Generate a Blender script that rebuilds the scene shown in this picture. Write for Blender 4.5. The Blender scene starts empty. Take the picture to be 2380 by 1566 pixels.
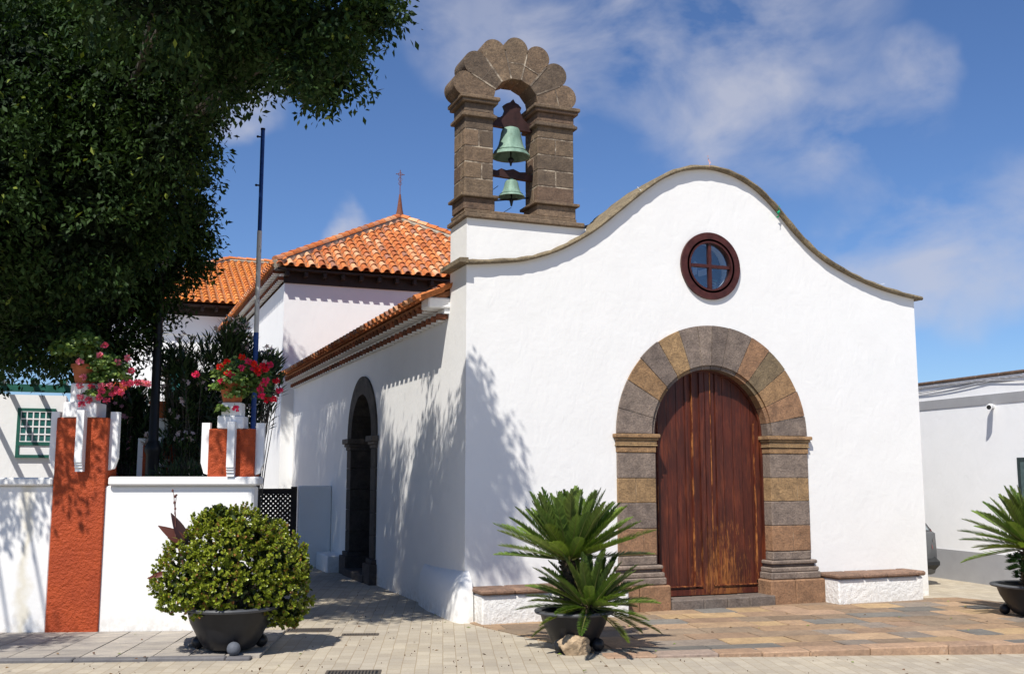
import bpy, math, random
import numpy as np
from mathutils import Vector, Matrix
from mathutils.geometry import tessellate_polygon
random.seed(7); rng = np.random.default_rng(7)
R = math.radians
scene = bpy.context.scene
COL = scene.collection

# ------------------------------------------------------------------ camera
CAM = Vector((-4.78, -13.94, 2.0)); PITCH, YAW = R(7.61), R(21.5); FPX = 2394.0   # reference sketch grid 2380 x 1566
cd = bpy.data.cameras.new('camera'); cam = bpy.data.objects.new('camera', cd); COL.objects.link(cam)
cam.location = CAM; cam.rotation_euler = (math.pi/2+PITCH, 0, -YAW)
cd.sensor_width = 36; cd.lens = FPX/2380*36; cd.clip_end = 3000; cd.clip_start = .1
scene.camera = cam
# ------------------------------------------------------------------ sun + sky
L = Vector((.50, .55, -1.0)).normalized()          # light travels this way
SUN_E = math.asin(-L.z); SUN_AZ = math.atan2(-L.x, -L.y)    # azimuth from +Y towards +X of the sun position
sd = bpy.data.lights.new('sun', 'SUN'); sd.energy = 4.0; sd.angle = R(.53); sd.color = (1, .955, .88)
so = bpy.data.objects.new('sun', sd); COL.objects.link(so); so.location = (-20, -20, 50)
so.rotation_euler = L.to_track_quat('-Z', 'Y').to_euler()
scene.view_settings.view_transform = 'Standard'; scene.view_settings.look = 'None'
scene.view_settings.exposure = 0.55; scene.view_settings.gamma = 1.0
scene.render.resolution_x = 1024; scene.render.resolution_y = 673

Fv = Vector((math.sin(YAW)*math.cos(PITCH), math.cos(YAW)*math.cos(PITCH), math.sin(PITCH)))
Rv = Vector((math.cos(YAW), -math.sin(YAW), 0)); Uv = Rv.cross(Fv)
def ray(px, py): return Fv*FPX + Rv*(px-1190) - Uv*(py-783)
def hit(px, py, p, n):                             # surveying aid: where a sight line meets a real plane
    d = ray(px, py); n = Vector(n); return CAM + d*((Vector(p)-CAM).dot(n)/d.dot(n))
def at(px, py, Y=0): return hit(px, py, (0, Y, 0), (0, 1, 0))
def gr(px, py, z=0): return hit(px, py, (0, 0, z), (0, 0, 1))

w = bpy.data.worlds.new('World'); scene.world = w; w.use_nodes = True
nt = w.node_tree; N = nt.nodes; K = nt.links
for n in list(N): N.remove(n)
out = N.new('ShaderNodeOutputWorld'); bg = N.new('ShaderNodeBackground'); K.new(bg.outputs[0], out.inputs[0])
sky = N.new('ShaderNodeTexSky'); sky.sky_type = 'NISHITA'; sky.sun_disc = False
sky.sun_elevation = SUN_E; sky.sun_rotation = SUN_AZ; sky.air_density = 1.0; sky.dust_density = 0.3; sky.ozone_density = 3.0; sky.altitude = 300
geo = N.new('ShaderNodeTexCoord')
def vm(op, a, b=None):
    n = N.new('ShaderNodeVectorMath'); n.operation = op; K.new(a, n.inputs[0])
    if b is not None:
        if isinstance(b, (tuple, Vector)): n.inputs[1].default_value = tuple(b)
        else: K.new(b, n.inputs[1])
    return n
def mt(op, a, b=None, c=False):
    n = N.new('ShaderNodeMath'); n.operation = op; n.use_clamp = c
    for i, v in enumerate((a, b)):
        if v is None: continue
        if isinstance(v, (int, float)): n.inputs[i].default_value = v
        else: K.new(v, n.inputs[i])
    return n.outputs[0]
dirn = geo.outputs['Generated']
nz = N.new('ShaderNodeTexNoise'); nz.inputs['Scale'].default_value = 7.5; nz.inputs['Detail'].default_value = 7; nz.inputs['Roughness'].default_value = .55; nz.inputs['Distortion'].default_value = .3
mp = N.new('ShaderNodeMapping'); mp.inputs['Scale'].default_value = (1, 1, 1.5); mp.inputs['Rotation'].default_value = (0, R(18), 0); K.new(dirn, mp.inputs[0]); K.new(mp.outputs[0], nz.inputs['Vector'])
cmask = None
wn = N.new('ShaderNodeTexNoise'); wn.inputs['Scale'].default_value = 9; wn.inputs['Detail'].default_value = 4; K.new(dirn, wn.inputs['Vector'])
wv = vm('SUBTRACT', wn.outputs['Color'], (.5, .5, .5)); ws_ = N.new('ShaderNodeVectorMath'); ws_.operation = 'SCALE'; K.new(wv.outputs[0], ws_.inputs[0]); ws_.inputs['Scale'].default_value = .11
wa = vm('ADD', dirn, ws_.outputs[0]); warped = vm('NORMALIZE', wa.outputs[0]).outputs[0]
CLOUDS = [(1560, 60, 8.0, .85), (1700, 150, 7, .8), (1380, 110, 5.5, .75), (1560, 230, 4, .6), (1240, 30, 6, .5), (1040, 60, 4, .5), (1860, 60, 6, .5), (1900, 330, 4.2, .7), (1800, 390, 3.2, .5),
          (2140, 150, 3.0, .75), (2060, 220, 3.6, .5), (2160, 560, 4.6, .8), (2000, 610, 3.6, .65), (2310, 600, 5, .7), (2380, 500, 5, .55), (560, 235, 3, .75), (800, 565, 1.9, 1.25), (820, 590, 1.6, 1.1), (1370, 460, 2.6, .5), (2050, 420, 4, .4)]
for (px, py, rad, wt) in CLOUDS:
    d = ray(px, py).normalized()
    dot = vm('DOT_PRODUCT', warped, d).outputs['Value']
    mr = N.new('ShaderNodeMapRange'); mr.interpolation_type = 'SMOOTHERSTEP'
    mr.inputs['From Min'].default_value = math.cos(R(rad)); mr.inputs['From Max'].default_value = math.cos(R(rad*.05)); mr.inputs['To Max'].default_value = wt
    K.new(dot, mr.inputs['Value'])
    cmask = mr.outputs[0] if cmask is None else mt('MAXIMUM', cmask, mr.outputs[0])
nn = N.new('ShaderNodeMapRange'); nn.inputs['From Min'].default_value = .38; nn.inputs['From Max'].default_value = .64; K.new(nz.outputs['Fac'], nn.inputs['Value'])
m2 = mt('MULTIPLY', mt('MULTIPLY', cmask, nn.outputs[0]), .88, True)
tint = N.new('ShaderNodeMix'); tint.data_type = 'RGBA'; tint.blend_type = 'MULTIPLY'; tint.inputs[0].default_value = 1; K.new(sky.outputs[0], tint.inputs[6]); tint.inputs[7].default_value = (.70, .86, 1.12, 1)
mix = N.new('ShaderNodeMix'); mix.data_type = 'RGBA'; K.new(m2, mix.inputs[0]); K.new(tint.outputs[2], mix.inputs[6]); mix.inputs[7].default_value = (5.6, 5.7, 6.5, 1)
K.new(mix.outputs[2], bg.inputs['Color']); bg.inputs['Strength'].default_value = .072

# ------------------------------------------------------------------ materials
class NT:
    def __init__(s, name):
        s.m = bpy.data.materials.new(name); s.m.use_nodes = True; s.t = s.m.node_tree
        s.b = s.t.nodes['Principled BSDF']; s.o = s.t.nodes['Material Output']
    def n(s, ty, **kw):
        n = s.t.nodes.new(ty)
        for k, v in kw.items():
            if k in n.inputs: s.set(n.inputs[k], v)
            else: setattr(n, k, v)
        return n
    def set(s, i, v):
        if isinstance(v, bpy.types.NodeSocket): s.t.links.new(v, i)
        else: i.default_value = v
    def coord(s, rot=0, scale=(1, 1, 1)):
        g = s.n('ShaderNodeNewGeometry'); m = s.n('ShaderNodeMapping'); m.inputs['Rotation'].default_value = (0, 0, rot); m.inputs['Scale'].default_value = scale
        s.t.links.new(g.outputs['Position'], m.inputs[0]); return m.outputs[0]
    def noise(s, sc, det=4, ro=.55, vec=None, dist=0):
        n = s.n('ShaderNodeTexNoise'); n.inputs['Scale'].default_value = sc; n.inputs['Detail'].default_value = det; n.inputs['Roughness'].default_value = ro; n.inputs['Distortion'].default_value = dist
        s.t.links.new(vec if vec is not None else s.coord(), n.inputs['Vector']); return n.outputs['Fac']
    def ramp(s, f, lo, hi, a=0., b=1.):
        n = s.n('ShaderNodeMapRange'); s.set(n.inputs['Value'], f); n.inputs['From Min'].default_value = lo; n.inputs['From Max'].default_value = hi; n.inputs['To Min'].default_value = a; n.inputs['To Max'].default_value = b; return n.outputs[0]
    def mix(s, f, a, b, bt='MIX'):
        n = s.n('ShaderNodeMix'); n.data_type = 'RGBA'; n.blend_type = bt
        s.set(n.inputs[0], f); s.set(n.inputs[6], a if isinstance(a, bpy.types.NodeSocket) else (*a, 1)); s.set(n.inputs[7], b if isinstance(b, bpy.types.NodeSocket) else (*b, 1)); return n.outputs[2]
    def math(s, op, a, b=0.):
        n = s.n('ShaderNodeMath'); n.operation = op; s.set(n.inputs[0], a); s.set(n.inputs[1], b); return n.outputs[0]
    def bump(s, h, st, d=.01):
        n = s.n('ShaderNodeBump'); n.inputs['Strength'].default_value = st; n.inputs['Distance'].default_value = d; s.set(n.inputs['Height'], h)
        s.t.links.new(n.outputs[0], s.b.inputs['Normal']); return n
    def attr(s):
        n = s.n('ShaderNodeAttribute'); n.attribute_name = 'Col'; return n.outputs['Color']
    def fin(s, col, rough=.8, metal=0, spec=.3):
        s.set(s.b.inputs['Base Color'], col if isinstance(col, bpy.types.NodeSocket) else (*col, 1)); s.set(s.b.inputs['Roughness'], rough); s.b.inputs['Metallic'].default_value = metal
        s.b.inputs['Specular IOR Level'].default_value = spec; return s.m

def m_plaster(name, col=(.80, .79, .765), rough_amt=.25, dirt=True, big=.6, fine=14, bst=.65):
    t = NT(name); big_n = t.noise(1.7, 5, .5); med = t.noise(fine, 6, .6); trowel = t.noise(4.5, 3, .5, t.coord(0, (1, 1, .6)), 1.5)
    h = t.math('ADD', t.math('MULTIPLY', big_n, big), t.math('ADD', t.math('MULTIPLY', med, rough_amt), t.math('MULTIPLY', trowel, .35)))
    t.bump(h, bst, .02)
    c = t.mix(t.ramp(big_n, .3, .7), tuple(x*.965 for x in col), col)
    if dirt:
        st = t.noise(9, 6, .7, t.coord(0, (1, 1, .18)))
        c = t.mix(t.ramp(st, .62, .80, 0, .14), c, (.50, .47, .40))
        g = t.n('ShaderNodeSeparateXYZ'); t.t.links.new(t.coord(), g.inputs[0])
        low = t.math('MULTIPLY', t.ramp(g.outputs[2], .0, .28, 1, 0), t.ramp(med, .40, .62))
        c = t.mix(t.math('MULTIPLY', low, .42), c, (.42, .36, .28))
        sp = t.noise(38, 2, .5); c = t.mix(t.ramp(sp, .79, .83, 0, .7), c, (.16, .13, .11))
    return t.fin(c, .85, 0, .2)
def m_stone(name, sc=1.0, lich=(.46, .38, .26), lo=.64, con=1.0):
    t = NT(name); a = t.attr(); n1 = t.noise(6*sc, 6, .65); n2 = t.noise(34*sc, 5, .7); n3 = t.noise(11*sc, 8, .75)
    c = t.mix(1.0, a, t.mix(t.ramp(n1, .3, .7), tuple(1-(1-x)*con for x in (.50, .48, .47)), tuple(1+x*con for x in (.40, .36, .26))), 'MULTIPLY')
    c = t.mix(t.ramp(n2, .38, .62, .6*con, 0), c, tuple(x*.25 for x in (.2, .17, .15)))
    c = t.mix(t.ramp(n3, lo, lo+.1, 0, .7), c, lich)
    v = t.n('ShaderNodeTexVoronoi'); v.inputs['Scale'].default_value = 26*sc; t.t.links.new(t.coord(), v.inputs['Vector'])
    pit = t.ramp(v.outputs['Distance'], .05, .16); pn = t.ramp(t.noise(9*sc), .5, .6); pit2 = t.math('MAXIMUM', pit, t.math('SUBTRACT', 1.0, t.math('MULTIPLY', pn, con)))
    c = t.mix(pit2, (.05, .045, .04), c)
    t.bump(t.math('ADD', t.math('MULTIPLY', n2, .6), t.math('ADD', t.math('MULTIPLY', pit2, .5), n1)), 1.0, .02)
    return t.fin(c, .88, 0, .2)
def m_plain(name, col, rough=.6, metal=0, var=.25, sc=12, bump=.2, spec=.3):
    t = NT(name); n = t.noise(sc, 5, .6); c = t.mix(t.ramp(n, .3, .7), tuple(x*(1-var) for x in col), tuple(min(1, x*(1+var)) for x in col))
    if bump: t.bump(t.noise(sc*3, 4, .6), bump, .006)
    return t.fin(c, rough, metal, spec)
def m_attr(name, rough=.6, sc=20, var=.2, bump=.2, spec=.3, dirt=0.):
    t = NT(name); n = t.noise(sc, 5, .65); c = t.mix(1.0, t.attr(), t.mix(t.ramp(n, .3, .7), (1-var,)*3, (1+var,)*3), 'MULTIPLY')
    if dirt: c = t.mix(t.ramp(t.noise(5, 7, .7), .55, .72, 0, dirt), c, (.10, .07, .05))
    if bump: t.bump(n, bump, .006)
    return t.fin(c, rough, 0, spec)
def m_leaf(name, rough=.45, trans=.25, spec=.4):
    t = NT(name); a = t.attr(); t.fin(a, rough, 0, spec)
    tr = t.n('ShaderNodeBsdfTranslucent'); c2 = t.mix(1.0, a, (1.5, 1.6, .6), 'MULTIPLY'); t.t.links.new(c2, tr.inputs[0])
    mx = t.n('ShaderNodeMixShader'); mx.inputs[0].default_value = trans; t.t.links.new(t.b.outputs[0], mx.inputs[1]); t.t.links.new(tr.outputs[0], mx.inputs[2]); t.t.links.new(mx.outputs[0], t.o.inputs[0])
    return t.m
M = {}
M['plaster'] = m_plaster('white plaster')
M['plaster_smooth'] = m_plaster('white plaster smooth', col=(.82, .82, .81), rough_amt=.10, dirt=False, big=.4)
M['plaster_rough'] = m_plaster('rough white plaster', rough_amt=1.1, big=.4, fine=17, bst=1.0)
M['stone'] = m_stone('basalt stone', 1.0, (.46, .38, .26), .62, .8)
M['stone_portal'] = m_stone('portal stone', 1.0, (.50, .42, .32), .655, .7)
M['flag'] = m_stone('flagstone', .55, (.60, .54, .46), .63, .45)
t_ = NT('lime mortar'); n_ = t_.noise(4.5, 5, .7); n2_ = t_.noise(20, 4, .6); t_.bump(n2_, .6, .01)
M['mortar'] = t_.fin(t_.mix(t_.ramp(n_, .46, .60), (.13, .10, .075), t_.mix(t_.ramp(n2_, .3, .7), (.34, .27, .19), (.55, .47, .36))), .9)
M['tile'] = m_attr('clay roof tile', .8, 16, .28, .4, .2, .25)
M['tile_bed'] = m_plain('tile bed', (.30, .13, .06), .9)
M['cement'] = m_plain('ridge cement', (.34, .29, .22), .9, sc=7, var=.4, bump=.6)
M['darkwood'] = m_plain('dark stained wood', (.028, .018, .014), .6, sc=8)
M['darkwood2'] = m_plain('dark side door wood', (.016, .012, .011), .6, sc=8)
M['iron'] = m_plain('black iron', (.012, .012, .013), .45, sc=20)
M['rust'] = m_plain('rusty iron', (.16, .06, .035), .8, sc=20, var=.4)
M['wood_red'] = m_plain('red brown frame', (.060, .017, .013), .42, sc=9, var=.35)
M['plastic'] = m_plain('dark planter plastic', (.016, .017, .020), .38, sc=5, var=.3, bump=.12)
M['ball'] = m_plain('grey ball', (.10, .11, .13), .7, sc=30, var=.15)
M['soil'] = m_plain('soil', (.035, .022, .014), .95, sc=40, var=.5, bump=.9)
M['terracotta'] = m_plain('terracotta pot', (.42, .13, .055), .8, sc=9)
M['leaf'] = m_leaf('leaf', .42, .22)
M['leaf_dark'] = m_leaf('tree leaf', .6, .12, .15)
M['petal'] = m_leaf('petal', .6, .25, .2)
M['bark'] = m_plain('bark', (.10, .085, .07), .9, sc=14, var=.4, bump=.8)
M['palm_trunk'] = m_plain('palm trunk', (.07, .05, .03), .95, sc=30, var=.5, bump=1)
M['green_paint'] = m_plain('green paint', (.018, .10, .075), .5, sc=6, var=.2)
M['greywall'] = m_plain('grey painted band', (.33, .33, .34), .85, sc=4, var=.05)
M['white_paint'] = m_plain('white paint', (.8, .8, .8), .5, sc=6, var=.03, bump=.05)
M['black_rubber'] = m_plain('tyre', (.012, .012, .012), .8)
M['cable'] = m_plain('cable', (.05, .05, .055), .6)
M['cable_w'] = m_plain('cable pale', (.42, .42, .44), .6)
M['copingR'] = m_plain('brown coping', (.13, .085, .06), .85, sc=14, var=.4, bump=.6)
M['rock'] = m_plain('rock', (.34, .25, .16), .9, sc=9, var=.6, bump=1)
M['rock_grey'] = m_plain('grey rock', (.2, .18, .165), .9, sc=9, var=.4, bump=1)
def _orange():
    t = NT('orange render'); n = t.noise(22, 5, .6); n2 = t.noise(3, 4)
    v = t.noise(60, 3, .5, t.coord(0, (1, 1, 1)), .6)
    t.bump(t.math('ADD', n, t.math('MULTIPLY', v, .35)), 1.0, .028)
    c = t.mix(t.ramp(n2, .3, .7), (.33, .048, .010), (.42, .066, .013)); c = t.mix(t.ramp(t.noise(13, 5, .7, t.coord(0, (1, 1, .3))), .62, .78, 0, .35), c, (.28, .06, .02))
    return t.fin(c, .62, 0, .35)
M['orange'] = _orange()
def _bronze():
    t = NT('verdigris bronze'); n = t.noise(7, 6, .7, t.coord(0, (1, 1, .25))); n2 = t.noise(25, 4)
    c = t.mix(t.ramp(n, .35, .65), (.11, .19, .145), (.25, .37, .29)); c = t.mix(t.ramp(n2, .6, .75, 0, .6), c, (.09, .09, .06)); t.bump(n2, .3, .004)
    return t.fin(c, .7, .15, .3)
M['bronze'] = _bronze()
def _door():
    t = NT('weathered red door wood')
    streak = t.noise(5.5, 8, .7, t.coord(0, (5, 1, .35))); fine = t.noise(28, 6, .7, t.coord(0, (5, 1, .22)))
    c = t.mix(t.ramp(streak, .3, .7), (.024, .004, .003), (.13, .025, .011)); c = t.mix(t.ramp(fine, .48, .75, 0, .5), c, (.24, .062, .020))
    g = t.n('ShaderNodeSeparateXYZ'); t.t.links.new(t.coord(), g.inputs[0])
    dx = t.math('MULTIPLY', t.math('ABSOLUTE', t.math('SUBTRACT', g.outputs[0], 4.35)), 1.0)
    a = t.ramp(dx, .1, .85, 1, 0); b = t.ramp(g.outputs[2], .25, 1.9, 1, 0); wear = t.math('MULTIPLY', a, b)
    n3 = t.noise(9, 8, .78, t.coord(0, (2.8, 1, .42))); wr = t.ramp(t.math('ADD', n3, t.math('MULTIPLY', wear, .25)), .63, .76)
    c = t.mix(t.math('MULTIPLY', wr, .8), c, (.46, .17, .04))
    big_ = t.noise(2.2, 4, .6, t.coord(0, (1.4, 1, .6))); c = t.mix(t.ramp(big_, .35, .65, .55, 0), c, (.022, .006, .004)); c = t.mix(t.ramp(t.noise(3.1, 5, .6, t.coord(0, (3, 1, .5))), .55, .75, 0, .5), c, (.26, .065, .022))
    dk = t.ramp(g.outputs[2], .0, .35, .45, 0); c = t.mix(dk, c, (.08, .012, .006))
    t.bump(t.math('ADD', fine, streak), .5, .006)
    return t.fin(c, t.ramp(streak, .3, .7, .38, .62), 0, .4)
M['door'] = _door()
def _worn():
    t = NT('worn orange wood edge'); n = t.noise(9, 6, .7, t.coord(0, (2, 1, .5))); c = t.mix(t.ramp(n, .46, .66), (.10, .020, .009), (.46, .18, .05)); t.bump(n, .4, .004); return t.fin(c, .6)
M['worn'] = _worn()
def _glass(name, tint=(.9, .95, 1), tr=.8):
    t = NT(name); g = t.n('ShaderNodeBsdfGlossy'); g.inputs['Roughness'].default_value = .03; g.inputs[0].default_value = (.9, .95, 1, 1)
    tp = t.n('ShaderNodeBsdfTransparent'); tp.inputs[0].default_value = (*tint, 1); mx = t.n('ShaderNodeMixShader'); mx.inputs[0].default_value = 1-tr
    t.t.links.new(tp.outputs[0], mx.inputs[1]); t.t.links.new(g.outputs[0], mx.inputs[2]); t.t.links.new(mx.outputs[0], t.o.inputs[0]); return t.m
M['glass'] = _glass('window glass', tr=.90)
M['pane_green'] = m_plain('green reflecting pane', (.02, .11, .10), .15, var=.3, bump=0, spec=.6)
M['carglass'] = m_plain('car glass', (.22, .25, .26), .08, var=.1, bump=0, spec=.8)
M['carpaint'] = m_plain('grey car paint', (.13, .135, .14), .28, .4, var=.04, bump=0, spec=.6)
M['bumper'] = m_plain('dark bumper', (.025, .026, .028), .6)
M['taillight'] = m_plain('red lamp', (.55, .06, .05), .15, var=.1, bump=0, spec=.7)
M['taillight_w'] = m_plain('clear lamp', (.6, .5, .48), .15, var=.1, bump=0, spec=.7)
M['dove_glass'] = m_attr('stained glass', .25, 5, .2, 0, .5)
def _pave():
    t = NT('street pavers'); v = t.coord(R(17.7), (1, 1, 1))
    sp = t.n('ShaderNodeSeparateXYZ'); t.t.links.new(v, sp.inputs[0]); cb = t.n('ShaderNodeCombineXYZ'); t.t.links.new(sp.outputs[1], cb.inputs[0]); t.t.links.new(sp.outputs[0], cb.inputs[1])
    wob = t.n('ShaderNodeVectorMath'); wob.operation = 'ADD'; nn_ = t.n('ShaderNodeTexNoise'); nn_.inputs['Scale'].default_value = 3; t.t.links.new(v, nn_.inputs['Vector'])
    sc = t.n('ShaderNodeVectorMath'); sc.operation = 'SCALE'; t.t.links.new(nn_.outputs['Color'], sc.inputs[0]); sc.inputs['Scale'].default_value = .018
    t.t.links.new(cb.outputs[0], wob.inputs[0]); t.t.links.new(sc.outputs[0], wob.inputs[1])
    b = t.n('ShaderNodeTexBrick'); t.t.links.new(wob.outputs[0], b.inputs['Vector']); b.inputs['Scale'].default_value = 1; b.inputs['Brick Width'].default_value = .215; b.inputs['Row Height'].default_value = .145
    b.inputs['Mortar Size'].default_value = .0045; b.inputs['Mortar Smooth'].default_value = .4; b.inputs['Bias'].default_value = 0
    b.inputs['Color1'].default_value = (.40, .35, .275, 1); b.inputs['Color2'].default_value = (.49, .435, .345, 1); b.inputs['Mortar'].default_value = (.34, .27, .18, 1)
    n1 = t.noise(.9, 6, .6); n2 = t.noise(60, 4, .7); n3 = t.noise(4, 7, .7)
    c = t.mix(1.0, b.outputs['Color'], t.mix(t.ramp(n1, .3, .7), (.86, .86, .88), (1.1, 1.08, 1.02)), 'MULTIPLY')
    c = t.mix(t.ramp(n2, .35, .65, .22, 0), c, (.12, .10, .08)); c = t.mix(t.ramp(n3, .60, .75, 0, .38), c, (.20, .15, .10))
    t.bump(t.math('SUBTRACT', t.math('MULTIPLY', n2, .25), b.outputs['Fac']), .5, .006)
    return t.fin(c, .85, 0, .25)
M['pavers'] = _pave()
def _walk():
    t = NT('sidewalk tile'); a = t.attr(); n1 = t.noise(5, 7, .7, t.coord(R(17.7), (.5, 2, 1))); n2 = t.noise(50, 4, .7)
    c = t.mix(1.0, a, t.mix(t.ramp(n1, .3, .7), (.62, .62, .66), (1.12, 1.1, 1.05)), 'MULTIPLY'); c = t.mix(t.ramp(n2, .35, .6, .25, 0), c, (.08, .075, .07))
    t.bump(n2, .3, .004); return t.fin(c, .85, 0, .25)
M['walk'] = _walk()

# ------------------------------------------------------------------ mesh helpers
ORI = {}
class MB:
    def __init__(s): s.v = []; s.f = []; s.c = []; s.mi = []
    def add(s, vs, fs, col=(.5, .5, .5), mi=0):
        o = len(s.v); s.v += [tuple(p) for p in vs]; s.f += [tuple(i+o for i in f) for f in fs]; s.c += [col]*len(fs); s.mi += [mi]*len(fs)
    def box(s, x0, y0, z0, x1, y1, z1, col=(.5,)*3, mi=0, bev=0, xf=None):
        if bev:
            b = bev
            vs = []; 
            for z, ins in ((z0, b), (z0+b, 0), (z1-b, 0), (z1, b)):
                X0, X1, Y0, Y1 = x0+ins, x1-ins, y0+ins, y1-ins; c = b if not ins else b*.5
                vs += [(X0+c, Y0, z), (X1-c, Y0, z), (X1, Y0+c, z), (X1, Y1-c, z), (X1-c, Y1, z), (X0+c, Y1, z), (X0, Y1-c, z), (X0, Y0+c, z)]
            fs = [tuple(reversed(range(8))), tuple(range(24, 32))]
            for k in range(3):
                for i in range(8): j = (i+1) % 8; fs.append((k*8+i, k*8+j, k*8+8+j, k*8+8+i))
        else:
            vs = [(x0, y0, z0), (x1, y0, z0), (x1, y1, z0), (x0, y1, z0), (x0, y0, z1), (x1, y0, z1), (x1, y1, z1), (x0, y1, z1)]
            fs = [(3, 2, 1, 0), (4, 5, 6, 7), (0, 1, 5, 4), (1, 2, 6, 5), (2, 3, 7, 6), (3, 0, 4, 7)]
        if xf: vs = [xf(Vector(p)) for p in vs]
        s.add(vs, fs, col, mi)
    def prism(s, poly, y0, y1, col=(.5,)*3, holes=(), mi=0, mp=lambda a, b, y: (a, y, b)):
        loops = [list(poly)]+[list(h) for h in holes]
        flat = [p for l in loops for p in l]; tris = tessellate_polygon([[Vector((p[0], p[1], 0)) for p in l] for l in loops])
        n = len(flat); vs = [mp(p[0], p[1], y0) for p in flat]+[mp(p[0], p[1], y1) for p in flat]
        fs = [tuple(t) for t in tris]+[tuple(i+n for i in reversed(t)) for t in tris]; o = 0
        for l in loops:
            m = len(l)
            for i in range(m): j = (i+1) % m; fs.append((o+i, o+j, n+o+j, n+o+i))
            o += m
        s.add(vs, fs, col, mi)
    def tube(s, pts, rad, n=8, col=(.5,)*3, mi=0, caps=True):
        pts = [Vector(p) for p in pts]; 
        if isinstance(rad, (int, float)): rad = [rad]*len(pts)
        vs = []; fs = []; a = None
        for i, p in enumerate(pts):
            t = (pts[min(i+1, len(pts)-1)]-pts[max(i-1, 0)]).normalized()
            if a is None: a = t.orthogonal().normalized()
            a = (a-t*a.dot(t)).normalized(); b = t.cross(a)
            vs += [p+(a*math.cos(2*math.pi*k/n)+b*math.sin(2*math.pi*k/n))*rad[i] for k in range(n)]
        for i in range(len(pts)-1):
            for k in range(n): j = (k+1) % n; fs.append((i*n+k, i*n+j, i*n+n+j, i*n+n+k))
        if caps: fs += [tuple(reversed(range(n))), tuple(range(len(vs)-n, len(vs)))]
        s.add(vs, fs, col, mi)
    def lathe(s, prof, c=(0, 0, 0), n=32, col=(.5,)*3, mi=0):
        vs = []; fs = []
        for r, z in prof: vs += [(c[0]+r*math.cos(2*math.pi*k/n), c[1]+r*math.sin(2*math.pi*k/n), c[2]+z) for k in range(n)]
        for i in range(len(prof)-1):
            for k in range(n): j = (k+1) % n; fs.append((i*n+k, i*n+j, i*n+n+j, i*n+n+k))
        s.add(vs, fs, col, mi)
    def sphere(s, c, r, n=16, m=10, col=(.5,)*3, sc=(1, 1, 1)):
        prof = [(max(1e-4, r*math.sin(math.pi*i/m)), -r*math.cos(math.pi*i/m)) for i in range(m+1)]
        o = len(s.v); s.lathe(prof, (0, 0, 0), n, col)
        for i in range(o, len(s.v)): p = s.v[i]; s.v[i] = (c[0]+p[0]*sc[0], c[1]+p[1]*sc[1], c[2]+p[2]*sc[2])
    def build(s, name, mat, parent=None, smooth=False, ang=None, mod=None):
        o_ = ORI.get(parent.name, Vector((0, 0, 0))) if parent else Vector((0, 0, 0))
        me = bpy.data.meshes.new(name); me.from_pydata([tuple(Vector(p)-o_) for p in s.v], [], s.f)
        mats = mat if isinstance(mat, (list, tuple)) else [mat]
        for m in mats: me.materials.append(m)
        if len(mats) > 1: me.polygons.foreach_set('material_index', s.mi)
        ca = me.color_attributes.new('Col', 'FLOAT_COLOR', 'CORNER'); lt = np.array([len(f) for f in s.f]); cc = np.repeat(np.array([(*c, 1) for c in s.c], dtype=np.float32), lt, axis=0)
        ca.data.foreach_set('color', cc.ravel())
        import bmesh
        bm = bmesh.new(); bm.from_mesh(me); bmesh.ops.recalc_face_normals(bm, faces=bm.faces); bm.to_mesh(me); bm.free()
        if smooth:
            me.polygons.foreach_set('use_smooth', [True]*len(me.polygons))
            me.set_sharp_from_angle(angle=R(ang or 40))
        o = bpy.data.objects.new(name, me); COL.objects.link(o)
        if parent: o.parent = parent; ORI[o.name] = o_
        return o
def tag(o, label=None, cat=None, group=None, kind=None):
    for k, v in (('label', label), ('category', cat), ('group', group), ('kind', kind)):
        if v: o[k] = v
    return o
def thing(name, loc, label, cat, group=None, rz=0, local=False):
    o = bpy.data.objects.new(name, None); COL.objects.link(o); o.location = loc; o.rotation_euler = (0, 0, rz); o.empty_display_size = .2
    ORI[o.name] = Vector((0, 0, 0)) if local else Vector(loc)
    return tag(o, label, cat, group)
def copy_tree(o, parent=None):
    c = o.copy(); COL.objects.link(c); c.parent = parent; ORI[c.name] = ORI.get(o.name, Vector((0, 0, 0)))
    for ch in [x for x in COL.objects if x.parent == o]: copy_tree(ch, c)
    return c
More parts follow.
